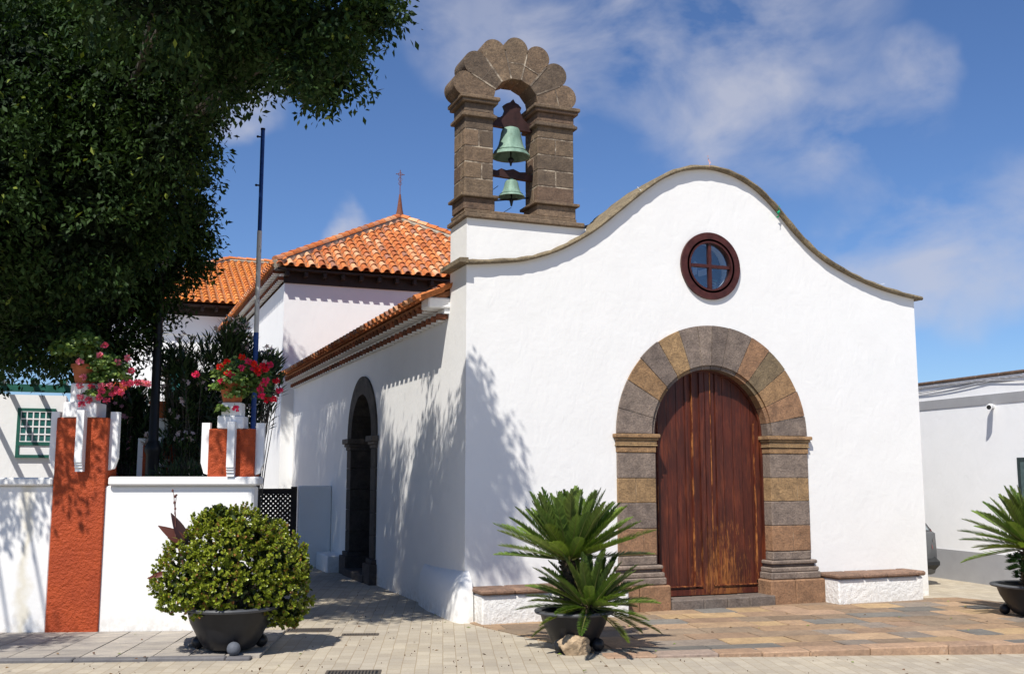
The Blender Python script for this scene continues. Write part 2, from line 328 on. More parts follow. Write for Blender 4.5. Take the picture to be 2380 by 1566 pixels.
def leaves(name, mat, parent, P, D, Nn, Ln, Wd, C, fold=.25, full=False, wpos=.5):
    """many small leaves as one mesh; P base, D direction, Nn upward normal"""
    P = np.asarray(P, float); D = np.asarray(D, float); Nn = np.asarray(Nn, float); n = len(P)
    D /= np.linalg.norm(D, axis=1, keepdims=True)+1e-9; S = np.cross(D, Nn); S /= np.linalg.norm(S, axis=1, keepdims=True)+1e-9; U = np.cross(S, D)
    Ln = np.broadcast_to(Ln, (n,))[:, None]; Wd = np.broadcast_to(Wd, (n,))[:, None]
    o_ = np.array(ORI.get(parent.name, Vector((0, 0, 0)))) if parent else 0
    if full:
        vs = np.stack([P, P+D*Ln*.3+S*Wd*.42+U*Wd*fold, P+D*Ln*.72+S*Wd*.40+U*Wd*fold, P+D*Ln-U*Wd*.1, P+D*Ln*.72-S*Wd*.40+U*Wd*fold, P+D*Ln*.3-S*Wd*.42+U*Wd*fold], 1).reshape(-1, 3); k = 6
        fs = np.array([[0, 1, 2, 3], [0, 3, 4, 5]]); 
    else:
        vs = np.stack([P, P+D*Ln*wpos+S*Wd*.5+U*Wd*fold, P+D*Ln-U*Wd*.1, P+D*Ln*wpos-S*Wd*.5+U*Wd*fold], 1).reshape(-1, 3); k = 4
        fs = np.array([[0, 1, 2], [0, 2, 3]])
    vs = vs-o_; F_ = (fs[None]+np.arange(n)[:, None, None]*k).reshape(-1, fs.shape[1]); m = fs.shape[1]
    me = bpy.data.meshes.new(name); me.vertices.add(len(vs)); me.vertices.foreach_set('co', vs.astype(np.float32).ravel())
    me.loops.add(F_.size); me.loops.foreach_set('vertex_index', F_.astype(np.int32).ravel()); me.polygons.add(len(F_)); me.polygons.foreach_set('loop_start', np.arange(0, F_.size, m, dtype=np.int32))
    me.update(calc_edges=True); me.materials.append(mat)
    ca = me.color_attributes.new('Col', 'FLOAT_COLOR', 'CORNER'); C = np.broadcast_to(np.asarray(C, float), (n, 3)); cc = np.repeat(np.concatenate([C, np.ones((n, 1))], 1), 2*m, axis=0).astype(np.float32); ca.data.foreach_set('color', cc.ravel())
    o = bpy.data.objects.new(name, me); COL.objects.link(o)
    if parent: o.parent = parent; ORI[o.name] = ORI.get(parent.name, Vector((0, 0, 0)))
    return o
def rdir(n):
    v = rng.normal(size=(n, 3)); return v/np.linalg.norm(v, axis=1, keepdims=True)
def lerpc(a, b, t): a = np.array(a); b = np.array(b); t = np.asarray(t)[:, None]; return a+(b-a)*t
def jit(c, v=.15): k = 1+random.uniform(-v, v); return tuple(x*k for x in c)
def arc(cx, cz, r, a0, a1, n): return [(cx+r*math.cos(R(a0+(a1-a0)*i/n)), cz+r*math.sin(R(a0+(a1-a0)*i/n))) for i in range(n+1)]

# ================================================================== GROUND
def ground_z(x, y):
    s = min(1, max(0, (x-.6)/5.4)); t = min(1, max(0, (-y-1.2)/2.2)); return -.012-.115*s*t
mb = MB(); xs = sorted(set([-900, -300, -100, -40, -20]+[round(-12+i*.6, 2) for i in range(50)]+[30, 60, 150, 400, 900])); ys = sorted(set([-900, -200, -60, -30]+[round(-14+i*.6, 2) for i in range(40)]+[20, 40, 80, 200, 900]))
mb.v = [(x, y, ground_z(x, y)) for y in ys for x in xs]; nx = len(xs)
for j in range(len(ys)-1):
    for i in range(nx-1): mb.f.append((j*nx+i, j*nx+i+1, (j+1)*nx+i+1, (j+1)*nx+i)); mb.c.append((.4, .4, .4)); mb.mi.append(0)
tag(mb.build('street', M['pavers']), kind='structure')
def clip(poly, conv):
    out = poly
    for i in range(len(conv)):
        a, b = conv[i], conv[(i+1) % len(conv)]; inp = out; out = []
        side = lambda p: (b[0]-a[0])*(p[1]-a[1])-(b[1]-a[1])*(p[0]-a[0])
        for k in range(len(inp)):
            p, q = inp[k], inp[(k+1) % len(inp)]; sp, sq = side(p), side(q)
            if sp >= 0: out.append(p)
            if sp*sq < 0: t = sp/(sp-sq); out.append((p[0]+(q[0]-p[0])*t, p[1]+(q[1]-p[1])*t))
        if len(out) < 3: return []
    return out
def shrink(poly, g):
    cx = sum(p[0] for p in poly)/len(poly); cy = sum(p[1] for p in poly)/len(poly); r = []
    for p in poly: d = math.hypot(p[0]-cx, p[1]-cy)+1e-6; k = max(0, (d-g*1.3)/d); r.append((cx+(p[0]-cx)*k+random.uniform(-.006, .006), cy+(p[1]-cy)*k+random.uniform(-.006, .006)))
    return r
# stone terrace before the church door
TER = [(-.05, -.35), (.30, -2.0), (.55, -3.42), (3.64, -3.85), (5.9, -4.3), (9.6, -5.1), (9.4, -3.2), (8.45, -1.6), (8.3, .05), (0, .05)]
TERC = [(-.05, -.35), (.55, -3.38), (9.6, -5.1), (8.75, -1.6), (8.3, .3), (0, .3)]
tb = MB(); zt = -.012
tb.prism(TERC, -.40, -.016, (.40, .34, .26), mp=lambda a, b, y: (a, b, y)); bed = (.40, .34, .26)
ang = R(-9); ca_, sa_ = math.cos(ang), math.sin(ang)
FL = [(.42, .275, .19), (.46, .305, .20), (.38, .25, .17), (.32, .225, .16), (.48, .32, .205), (.43, .28, .18), (.22, .20, .185), (.35, .255, .185), (.49, .33, .19), (.28, .225, .19)]
v = -.9
inner = shrink(TERC, .02)
while v < 7:
    h = random.choice([.36, .42, .5, .46]); u = -2.5-random.random()*.5
    while u < 12:
        wd = random.uniform(.38, .95)
        q = [(u, -v-h), (u+wd, -v-h), (u+wd, -v), (u, -v)]; q = [(x*ca_-y*sa_, x*sa_+y*ca_) for x, y in q]
        q = clip(q, inner)
        if q:
            q = shrink(q, .008); zz = random.uniform(-.003, .004)
            if len(q) >= 3:
                c = tuple(a*b for a, b in zip(jit(random.choice(FL), .2), (.84, .87, .85))); n = len(q)
                tb.add([(x, y, -.05) for x, y in q]+[(x, y, zz-.004) for x, y in q]+[(x, y, zz) for x, y in shrink(q, .008)], [(i, (i+1) % n, n+(i+1) % n, n+i) for i in range(n)]+[(n+i, n+(i+1) % n, 2*n+(i+1) % n, 2*n+i) for i in range(n)]+[tuple(range(2*n, 3*n))], c)
        u += wd
    v += h
# front kerb stones of the terrace
def kerb(p, q, wd, z0, z1, cols, name=None, m=None, seg=(.5, 1.0)):
    a = Vector((*p, 0)); b = Vector((*q, 0)); d = (b-a); Ln = d.length; d.normalize(); nrm = Vector((-d.y, d.x, 0)); t = 0
    while t < Ln-.02:
        s = min(random.uniform(*seg), Ln-t); zz = random.uniform(-.006, .006)
        xf = lambda v_: a+d*(t+v_.x)+nrm*v_.y+Vector((0, 0, v_.z))
        m.box(.004, random.uniform(-.012, .008), z0, s-.004, wd, z1+zz, jit(random.choice(cols), .15), bev=.012, xf=xf); t += s
kerb((.50, -3.40), (9.6, -5.12), .30, -.3, .006, [(.36, .24, .165), (.40, .265, .175), (.32, .245, .20)], m=tb)
tag(tb.build('terrace', M['flag']), kind='structure')
# sidewalk along the garden wall
WA = R(-17.7); WU = Vector((math.cos(WA), math.sin(WA), 0)); WN = Vector((-math.sin(WA), math.cos(WA), 0)); W0 = Vector((-5.36, .77, 0))
def wl(s, n, z=0): return W0+WU*s+WN*n+Vector((0, 0, z))
def ws(px, py): p = hit(px, py, W0, WN)-W0; return p.dot(WU), p.z
sw = MB(); k = 0; s0 = -4.0
while s0 < 2.95:
    for r_ in range(4):
        g = jit((.40, .365, .32), .12); n1, n0 = -r_*.475-.01, -(r_+1)*.475+.004
        p = [wl(s0+.007, n0), wl(s0+.383, n0), wl(s0+.383, n1), wl(s0+.007, n1)]; z = .022+random.uniform(-.002, .002)
        sw.add([(a.x, a.y, -.05) for a in p]+[(a.x, a.y, z) for a in p], [(0, 1, 5, 4), (1, 2, 6, 5), (2, 3, 7, 6), (3, 0, 4, 7), (4, 5, 6, 7)], g)
    s0 += .39
p = [wl(-4, -1.9), wl(2.94, -1.9), wl(2.94, 0), wl(-4, 0)]
sw.add([(a.x, a.y, .008) for a in p], [(0, 1, 2, 3)], (.10, .075, .05))
a = wl(-4, -2.04); b = wl(2.94, -2.04)
kerb((a.x, a.y), (b.x, b.y), .135, -.1, .024, [(.17, .165, .17), (.20, .185, .18)], m=sw, seg=(.7, 1.0))
tag(sw.build('sidewalk', M['walk']), kind='structure')

# ================================================================== CHURCH
church = thing('church', (4.12, 0, 0), 'whitewashed church with a curved gable front, arched red wooden door and orange tiled roofs', 'church')
COP = [(-.0, 5.03), (.44, 5.08), (.85, 5.14), (1.19, 5.24), (1.48, 5.36), (1.77, 5.52), (2.06, 5.71), (2.36, 5.95), (2.66, 6.20), (2.97, 6.45), (3.29, 6.67), (3.68, 6.84), (4.09, 6.91), (4.41, 6.89), (4.74, 6.80), (5.07, 6.63), (5.4, 6.36), (5.73, 6.03), (6.07, 5.75), (6.41, 5.54), (6.76, 5.39), (7.11, 5.27), (7.57, 5.15), (8.03, 5.07), (8.25, 5.04)]
def cat(pts, sub=4):
    r = []
    for i in range(len(pts)-1):
        p0, p1, p2, p3 = pts[max(i-1, 0)], pts[i], pts[i+1], pts[min(i+2, len(pts)-1)]
        for k in range(sub):
            t = k/sub; r.append(tuple(.5*((2*p1[j])+(-p0[j]+p2[j])*t+(2*p0[j]-5*p1[j]+4*p2[j]-p3[j])*t*t+(-p0[j]+3*p1[j]-3*p2[j]+p3[j])*t**3) for j in range(len(p1))))
    return r+[pts[-1]]
cop = cat(COP, 4)
DX, DZ, DR = 4.09, 2.62, 1.035
TH = .76
outer = [(0, -.1)]+[(2.5, -.1), (2.5, DZ)]+arc(DX+.03, DZ, 1.62, 180, 0, 40)+[(5.74, DZ), (5.74, -.1)]+[(8.25, -.1)]+[p for p in reversed(cop) if p[0] > 1.93]+[(1.93, 5.60), (1.93, 5.73), (0, 5.73)]
mb = MB(); mb.prism(outer, 0, TH, (.8,)*3, holes=[arc(4.12, 5.31, .44, 0, 352.5, 47)])
fw = mb.build('facade_wall', M['plaster'], church)
# coping
mb = MB(); prof = [(-.005, -.05), (-.012, -.085), (.015, -.11), (.042, -.10), (.058, -.06), (.062, .80), (0, .80)]
pts = [(-.02, 5.03)]+cop[1:]+[(8.36, 5.02)]
sec = []
for i, p in enumerate(pts):
    a = Vector(pts[max(i-1, 0)]); b = Vector(pts[min(i+1, len(pts)-1)]); t = (b-a).normalized(); nr = Vector((-t.y, t.x)); wv = 1+.25*math.sin(i*1.7)*random.random()
    sec.append([(p[0]+nr.x*h*wv, y+random.uniform(-.006, .006), p[1]+nr.y*h*wv) for h, y in prof])
n = len(prof); vs = [q for s_ in sec for q in s_]; fs = [(i*n+k, i*n+(k+1) % n, i*n+n+(k+1) % n, i*n+n+k) for i in range(len(sec)-1) for k in range(n)]+[tuple(range(n)), tuple(range(len(vs)-n, len(vs)))]
mb.add(vs, fs, (.27, .22, .145))
mb.prism([(-.15, 5.035), (-.02, 5.03), (-.02, 5.105), (-.15, 5.10)], -.15, .80, (.27, .22, .145))
mb.build('coping', M['stone'], church, True, 50)
# plaster foot at the corner
mb = MB(); 
fo = [(-.19, -.12), (-.14, -.23), (-.03, -.26), (.06, -.22), (.06, .04), (.04, 1.95), (-.10, 1.95), (-.18, 1.2)]
zs = [(-.1, 1.0), (.35, .86), (.52, .66), (.60, .30), (.66, .02)]
vs = []; n = len(fo)
for z, k in zs: vs += [((x*k if x < 0 else x), (y*k if y < 0 else y), z if y < .5 else z*.93) for x, y in fo]
fs = [(j*n+i, j*n+(i+1) % n, (j+1)*n+(i+1) % n, (j+1)*n+i) for j in range(len(zs)-1) for i in range(n)]+[tuple(range((len(zs)-1)*n, len(zs)*n))]
mb.add(vs, fs); mb.build('corner_foot', M['plaster'], church, True, 60)
# benches
for (x0, x1) in ((.08, 2.32), (6.0, 7.68)):
    mb = MB(); mb.box(x0, -.50, -.2, x1, -.004, .375, bev=.02); b = mb.build('bench', M['plaster_rough'], church)
    tp = MB(); x = x0-.03
    while x < x1-.02: 
        s = min(random.uniform(.45, .7), x1+.04-x); tp.box(x+.002, -.545+random.uniform(-.008, .008), .385, x+s-.002, -.006, .455+random.uniform(-.004, .004), jit((.26, .165, .12), .12), bev=.022); x += s
    o = tp.build('seat_stone', M['stone_portal'], b, True, 35)
# portal
BR = [(.35, .215, .112), (.40, .26, .135), (.33, .19, .11), (.41, .285, .155)]; GY = [(.245, .195, .165), (.27, .215, .18), (.21, .168, .145)]
port = MB()
zo = [(152, 608), (162, 490), (200, 355), (260, 245), (345, 160), (450, 100), (545, 78), (620, 75), (705, 90), (820, 135), (905, 200), (980, 290), (1040, 390), (1080, 510), (1098, 620)]
angs = [math.degrees(math.atan2((608-y)/533, (x-622)/474)) for x, y in zo]; angs[0] = 180; angs[-1] = 0
cols = [GY[0], GY[1], BR[0], GY[2], BR[1], GY[0], GY[1], GY[2], GY[0], BR[2], (.22, .165, .10), BR[0], BR[2], GY[0]]
for i in range(14):
    a0, a1 = angs[i]-.25, angs[i+1]+.25; m = 5; ro = 1.73+random.uniform(-.008, .008)
    po = arc(DX+.03, DZ, ro, a0, a1, m); pi_ = arc(DX, DZ, DR+.06, a1, a0, m); pm = arc(DX, DZ, DR, a1, a0, m); c = jit(cols[i], .08)
    port.prism(po+pi_, -.035+random.uniform(-.004, .002), .30, c)
    port.prism(arc(DX, DZ, DR+.062, a0, a1, m)+pm, .0, .30, tuple(x*.92 for x in c))       # moulded inner edge
lz = [.80, 1.20, 1.58, 1.95, 2.33]; cl = [BR[2], GY[0], BR[1], GY[1]]
mort = MB()
mort.prism(arc(DX+.03, DZ, 1.722, 180, 0, 40)+arc(DX, DZ, DR+.075, 0, 180, 40), -.025, .29, (.4, .35, .28))
for sx, (xa, xb) in ((0, (2.40, 3.05)), (1, (5.13, 5.86))):
    mort.box(xa+.01, -.025, 0, xb-.01, .29, 2.5)
    for i in range(4):
        c = jit(cl[i], .08); x_in = random.uniform(.3, .7) if i in (0, 2) else None
        if x_in:
            xm = xa+(xb-xa)*x_in; port.box(xa, -.037, lz[i]+.004, xm-.004, .295, lz[i+1]-.004, c, bev=.007); port.box(xm+.004, -.034, lz[i]+.004, xb, .30, lz[i+1]-.004, jit(c, .15), bev=.007)
        else: port.box(xa, -.036, lz[i]+.004, xb, .30, lz[i+1]-.004, c, bev=.007)
    # capital: stacked mouldings
    for (z0, z1, e, c) in ((2.334, 2.43, .01, BR[0]), (2.43, 2.455, .03, BR[3]), (2.455, 2.52, .02, BR[1]), (2.52, 2.555, .038, BR[3]), (2.555, 2.615, .062, BR[0])):
        port.box(xa-e, -.036-e, z0, xb+e, .30, z1-.001, jit(c, .06), bev=.010)
    # base
    for (z0, z1, e, c) in ((.66, .796, .0, GY[1]), (.60, .66, .07, GY[1]), (.555, .60, .04, GY[2]), (.48, .555, .085, GY[1]), (.37, .48, .105, GY[0]), (-.1, .37, .15, BR[2])):
        ext = 0
        if z0 < 0:
            xm = (xa+xb)/2-.05; port.box(xa-e, -.036-e*.95, z0, xm-.003, .30, z1-.001, jit(c, .1), bev=.02); port.box(xm+.003, -.034-e*.95, z0, xb+e, .30, z1-.002, jit(c, .1), bev=.02)
        else: port.box(xa-e, -.036-e*.9, z0, xb+e, .30, z1-.001, jit(c, .05), bev=.016)
po = port.build('portal', M['stone_portal'], church, True, 30); mort.build('mortar', M['mortar'], po)
st = MB(); x = 3.20
for wd in (.55, .42, .40, .47): st.box(x+.003, -.20, -.1, x+wd-.003, .3, .145+random.uniform(-.003, .003), jit((.20, .165, .145), .15), bev=.015); x += wd
st.build('door_step', M['stone_portal'], church, True, 30)
# door leaves: planks, stiles, rails
fr = MB(); fr.prism(arc(DX, DZ, DR+.03, 180, 0, 40)+[(DX+DR+.03, .14), (DX+DR-.0, .14)]+arc(DX, DZ, DR-.035, 0, 180, 40)+[(DX-DR+.035, .14), (DX-DR-.03, .14)], .165, .28, (.1,)*3)
fr.build('door_frame', M['door'], church)
for sgn in (-1, 1):
    leaf = MB(); x_in, x_out = DX-.02+sgn*.006, DX+sgn*(DR-.01)
    nb = 6
    for i in range(nb):
        xa = x_in+(x_out-x_in)*i/nb; xb = x_in+(x_out-x_in)*(i+1)/nb; xa, xb = min(xa, xb)+.0035, max(xa, xb)-.0035
        top = lambda x_: DZ+math.sqrt(max(0, (DR-.005)**2-(x_-DX)**2))
        poly = [(xa, .165), (xb, .165)]+[(xb+(xa-xb)*k/6, top(xb+(xa-xb)*k/6)) for k in range(7)]
        leaf.prism(poly, .212+random.uniform(-.004, .004), .25)
    lf = leaf.build('door_leaf', M['door'], church)
    rl = MB()
    for (xo, wd, yy) in ((.0, .085, .175), (.20, .055, .188), (.12, .05, .192)) if sgn > 0 else ((.0, .085, .178), (.17, .055, .190), (.30, .045, .194)):
        a = x_in+sgn*xo; b = x_in+sgn*(xo+wd); a, b = min(a, b), max(a, b); rl.prism([(a, .16), (b, .16), (b, DZ+math.sqrt(max(0, (DR-.006)**2-(b-DX)**2))), (a, DZ+math.sqrt(max(0, (DR-.006)**2-(a-DX)**2)))], yy, .2115)
    a, b = sorted((DX+sgn*(DR-.13), DX+sgn*(DR-.05))); rl.box(a, .186, .16, b, .2115, DZ+.25)
    a, b = sorted((x_in+sgn*.09, DX+sgn*(DR-.132))); rl.box(a, .182, .16, b, .2112, .245); rl.box(a, .190, .262, b, .2113, .285)
    rl.build('rail', M['door'], lf)
    wb = MB()
    for xo in ((.088,) if sgn > 0 else (.235,)):
        xa = x_in+sgn*xo; t2 = DZ+math.sqrt(DR**2-(xa-DX)**2)-.03; wb.prism([(xa, .30), (xa+.013, .30), (xa+.013, t2), (xa, t2)], .172, .2111)
    xa = DX+sgn*(DR-.145); wb.prism([(xa, .30), (xa+.014, .30), (xa+.014, DZ+.2), (xa, DZ+.2)], .180, .2111)
    a, b = sorted((x_in+sgn*.105, DX+sgn*(DR-.15))); wb.prism([(a, .287), (b, .287), (b, .300), (a, .300)], .170, .2112)
    wb.build('worn_bead', M['worn'], lf)
# round window
win = MB(); o_ = arc(4.12, 5.31, .545, 0, 354, 59); i_ = arc(4.12, 5.31, .405, 0, 354, 59)
win.prism(o_, -.045, .0, holes=[i_]); win.prism(arc(4.12, 5.31, .438, 0, 354, 59), -.045, .09, holes=[arc(4.12, 5.31, .375, 0, 354, 59)])
wf = win.build('round_window', M['wood_red'], church, True, 40)
gb = MB(); gb.box(4.095, -.02, 4.94, 4.145, .05, 5.68); gb.box(3.75, -.016, 5.285, 4.094, .046, 5.335); gb.box(4.146, -.016, 5.285, 4.49, .046, 5.335); gb.build('glazing_bar', M['wood_red'], wf)
gp = MB(); gp.prism(arc(4.12, 5.31, .38, 0, 354, 59), .012, .018); gp.build('pane', M['glass'], wf)
sg = MB(); sg.prism(arc(4.12, 5.31, .435, 0, 354, 59), .335, .345, (.05, .065, .085))
rv = arc(4.12, 5.31, .437, 0, 360, 60)
def flat(poly, y, c): sg.prism(poly, y-.004, y, c)
gcol = (.40, .42, .45); dk = (.09, .11, .13)
flat([(3.85, 5.36), (3.98, 5.30), (4.02, 5.20), (4.00, 5.12), (3.90, 5.18), (3.80, 5.28)], .331, gcol); flat([(4.00, 5.20), (4.08, 5.24), (4.10, 5.42), (4.05, 5.46), (4.00, 5.38)], .330, gcol)
flat([(4.10, 5.30), (4.30, 5.36), (4.40, 5.33), (4.25, 5.24), (4.11, 5.20)], .331, gcol); flat([(3.96, 5.02), (4.06, 5.07), (4.16, 5.02), (4.10, 4.95), (4.0, 4.95)], .330, (.34, .38, .40))
for k in range(7):
    a = R(-15-k*11); flat([(4.12+.1*math.cos(a), 5.22+.1*math.sin(a)), (4.12+.36*math.cos(a-.03), 5.22+.36*math.sin(a-.03)*.75), (4.12+.36*math.cos(a+.05), 5.22+.36*math.sin(a+.05)*.75)], .333, random.choice([(.05, .18, .16), (.08, .12, .2), (.14, .17, .16)]))
sg.build('stained_glass', M['dove_glass'], wf)

# tile roofs ---------------------------------------------------------
TC = [(.52, .165, .05), (.58, .20, .065), (.47, .14, .045), (.62, .30, .15), (.66, .36, .20), (.54, .18, .06), (.42, .13, .05), (.50, .21, .11), (.36, .17, .11)]
TC2 = [(.60, .19, .04), (.62, .21, .045), (.56, .17, .04), (.64, .24, .07), (.50, .15, .04)]
TCN = [tuple(x*.72 for x in c) for c in TC]  # nave palette: aged tiles, with shade also put into the darker colour
def tile_roof(name, o, u, v, nrm, ulen, vlen, inside, parent, pitch=.285, ex=.36, pal=TC, r0=.092, seg=6):
    o, u, v, nrm = map(Vector, (o, u, v, nrm)); m = MB(); nu = int(ulen/pitch); pitch = ulen/nu
    for i in range(nu):
        for j in range(int(vlen/ex)+1):
            uc = (i+.5)*pitch+random.uniform(-.008, .008); v0 = j*ex-(.07 if j == 0 else 0); v1 = (j+1)*ex+.07
            if not inside(uc, v0+ex*.6): continue
            lift0 = .045; lift1 = .012; c = jit(random.choice(pal), .12); vs = []; tw = random.uniform(-.01, .01)
            for (vv, r, lf) in ((v0, r0, lift0), (v0, r0-.018, lift0), (v1, r0*.82, lift1)):
                for k in range(seg+1):
                    a = math.pi*k/seg; vs.append(o+u*(uc+tw*(vv-v0)+r*math.cos(a))+v*vv+nrm*(lf+r*math.sin(a)*.92))
            q = seg+1; fs = [(k, k+1, 2*q+k+1, 2*q+k) for k in range(seg)]+[(q+k, q+k+1, k+1, k) for k in range(seg)]+[(q+k, q+k+1, 2*q+k+1, 2*q+k) for k in range(seg)]
            m.add(vs, fs, c)
    for i in range(nu+1):                                   # channel tiles
        uc = i*pitch
        for j in range(int(vlen/ex)+1):
            if not inside(uc, j*ex+ex*.5): continue
            c = jit(random.choice(pal[:3]), .15); vs = []
            for vv, lf in ((j*ex-(.035 if j == 0 else 0), .075), (j*ex+ex, .055)):
                for k in range(5): a = math.pi*k/4; vs.append(o+u*(uc+.085*math.cos(a))+v*vv+nrm*(lf-.075*math.sin(a)))
            m.add(vs, [(k, k+1, 6+k, 5+k) for k in range(4)], c)
    ob = m.build(name, M['tile'], parent, True, 50); return ob
def slab(name, pts, th, mat, parent, col=(.3, .13, .06)):
    m = MB(); a = [Vector(p) for p in pts]; nr = (a[1]-a[0]).cross(a[-1]-a[0]).normalized()
    if nr.z < 0: nr = -nr
    n = len(a); m.add([p for p in a]+[p-nr*th for p in a], [tuple(range(n)), tuple(range(n, 2*n))]+[(i, (i+1) % n, n+(i+1) % n, n+i) for i in range(n)], col); return m.build(name, mat, parent)
def ridge(m, a, b, r=.11, pal=TC):
    a, b = Vector(a), Vector(b); d = b-a; n = int(d.length/.38); t = d.normalized(); s_ = t.cross(Vector((0, 0, 1))).normalized(); u_ = s_.cross(t)
    for i in range(n):
        p0 = a+t*(d.length*i/n); p1 = a+t*(d.length*(i+1)/n+.05); vs = []; c = jit(random.choice(pal), .12)
        for p, rr, lf in ((p0, r, .02), (p1, r*.86, .0)): vs += [p+s_*rr*math.cos(math.pi*k/6)+u_*(rr*math.sin(math.pi*k/6)+lf) for k in range(7)]
        m.add(vs, [(k, k+1, 8+k, 7+k) for k in range(6)]+[tuple(range(7))], c)
    return m
# nave
nave = MB()
SY, SZ, SR = 6.33, 2.73, 1.22     # side portal
poly = [(TH+.002, -.1), (SY-1.15, -.1), (SY-1.15, SZ)]+[(SY+1.15*math.cos(R(180-k*180/24)), SZ+1.15*math.sin(R(180-k*180/24))) for k in range(1, 24)]+[(SY+1.15, SZ), (SY+1.15, -.1), (14.6, -.1), (14.6, 4.62), (TH+.002, 4.62)]
nave.prism(poly, 0.004, .70, mp=lambda a, b, y: (y, a, b))
nave.box(7.55, TH+.002, -.1, 8.245, 14.6, 4.62)
nave.build('nave_wall', M['plaster'], church)
cav = MB(); cav.box(.702, 4.6, -.1, .74, 8.2, 4.2); cav.build('side_door', M['darkwood2'], church)
ang_n = math.atan(.468); vdir = (math.cos(ang_n), 0, math.sin(ang_n)); nvl = 4.55/math.cos(ang_n)
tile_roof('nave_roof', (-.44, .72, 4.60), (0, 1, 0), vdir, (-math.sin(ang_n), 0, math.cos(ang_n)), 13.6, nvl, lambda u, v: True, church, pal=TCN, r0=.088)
slab('roof_bed', [(-.30, .80, 4.64), (-.30, 14.4, 4.64), (4.12, 14.4, 6.74), (4.12, .80, 6.74)], .08, M['tile_bed'], church)
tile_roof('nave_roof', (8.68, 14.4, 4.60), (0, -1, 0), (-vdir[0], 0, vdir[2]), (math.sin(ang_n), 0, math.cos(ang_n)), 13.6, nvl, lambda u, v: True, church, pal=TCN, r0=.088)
slab('roof_bed', [(8.54, 14.4, 4.64), (8.54, .80, 4.64), (4.12, .80, 6.74), (4.12, 14.4, 6.74)], .08, M['tile_bed'], church)
ridge(MB(), (4.12, .8, 6.79), (4.12, 14.4, 6.79)).build('ridge_tiles', M['tile'], church, True, 50)
# corbelled tile eaves: arched half tiles in rows with whitewashed mortar between
def corbel(x_wall, sgn, y0, y1, ztop, parent, pitch=.27, rows=2, step=.15, drop=.165, first=.30):
    m = MB(); mo = MB(); n = int((y1-y0)/pitch); pitch = (y1-y0)/n
    for r_ in range(rows):
        ext = first-r_*step; zb = ztop-.115-(r_+0)*drop; X1 = x_wall+sgn*ext
        xa, xb = sorted((x_wall-sgn*.02, X1-sgn*.075)); mo.box(xa, y0, zb+.075, xb, y1, zb+.145, (.8,)*3)
        for i in range(n):
            yc = y0+(i+.5)*pitch; c = jit(random.choice([(.20, .075, .04), (.15, .06, .035), (.25, .09, .05)]), .2); vs = []  # half tiles darkened, shade under the eave put into their colour
            for x in (X1, x_wall-sgn*.02):
                for rr in (.088, .066): vs += [(x, yc+rr*math.cos(math.pi*k/8), zb+rr*math.sin(math.pi*k/8)) for k in range(9)]
            fs = [(k, k+1, 19+k, 18+k) for k in range(8)]+[(9+k, 10+k, 28+k, 27+k) for k in range(8)]+[(k, k+1, 10+k, 9+k) for k in range(8)]; m.add(vs, fs, c)
            # mortar wedge between neighbouring tiles, pointed white tip
            yy = yc+pitch/2; w_ = pitch/2-.080; xs_ = sorted((X1-sgn*.045, x_wall)); mo.box(xs_[0], yy-w_, zb-.02, xs_[1], yy+w_, zb+.075)
    return m, mo
m, mo = corbel(0.0, -1, .80, 14.3, 4.63, church)
e = m.build('eave', M['tile'], church, True, 50); mo.build('eave_mortar', M['plaster_smooth'], e)
sk = MB(); sk.box(-.34, .765, 4.50, .2, 1.15, 4.66, bev=.02); sk.build('eave_end_block', M['plaster_smooth'], church)
# side portal
sp = MB(); MPY = lambda a, b, y: (y, a, b)
for i in range(11):
    a0, a1 = 180-i*180/11, 180-(i+1)*180/11
    sp.prism([(p[0], p[1]) for p in arc(SY, SZ, SR, a0-.2, a1+.2, 4)]+arc(SY, SZ, .86, a1+.2, a0-.2, 4), -.035, .55, jit(random.choice([(.10, .09, .08), (.075, .066, .06)]), .12), mp=MPY)
for sg_ in (-1, 1):
    a, b = sorted((SY+sg_*.86, SY+sg_*SR)); z = .45
    while z < 2.4: sp.box(-.036, a, z+.003, .55, b, min(z+.42, 2.5)-.003, jit((.085, .075, .068), .12), bev=.006); z += .42
    for (z0, z1, e_) in ((2.5, 2.57, .02), (2.57, 2.63, .05), (2.63, 2.735, .09), (.36, .446, .05), (-.1, .36, .10)): sp.box(-.036-e_, a-e_, z0, .55, b+e_, z1-.001, jit((.15, .13, .115) if z1 > 2 else (.08, .07, .065), .1), bev=.01)
sp.box(-.16, SY-.85, -.1, .6, SY+.85, .13, (.08, .07, .065), bev=.01)
sp.build('side_portal', M['stone_portal'], church, True, 30)
dd = MB()
for i in range(8): dd.box(.50, SY-.86+i*.215+.003, .13, .56+random.uniform(-.003, .003), SY-.86+(i+1)*.215-.003, 3.62)
dd.build('side_door', M['darkwood2'], church)
blk = MB(); blk.box(-.36, 7.75, -.1, .02, 8.95, .33, bev=.02); blk.build('plinth_block', M['plaster'], church)

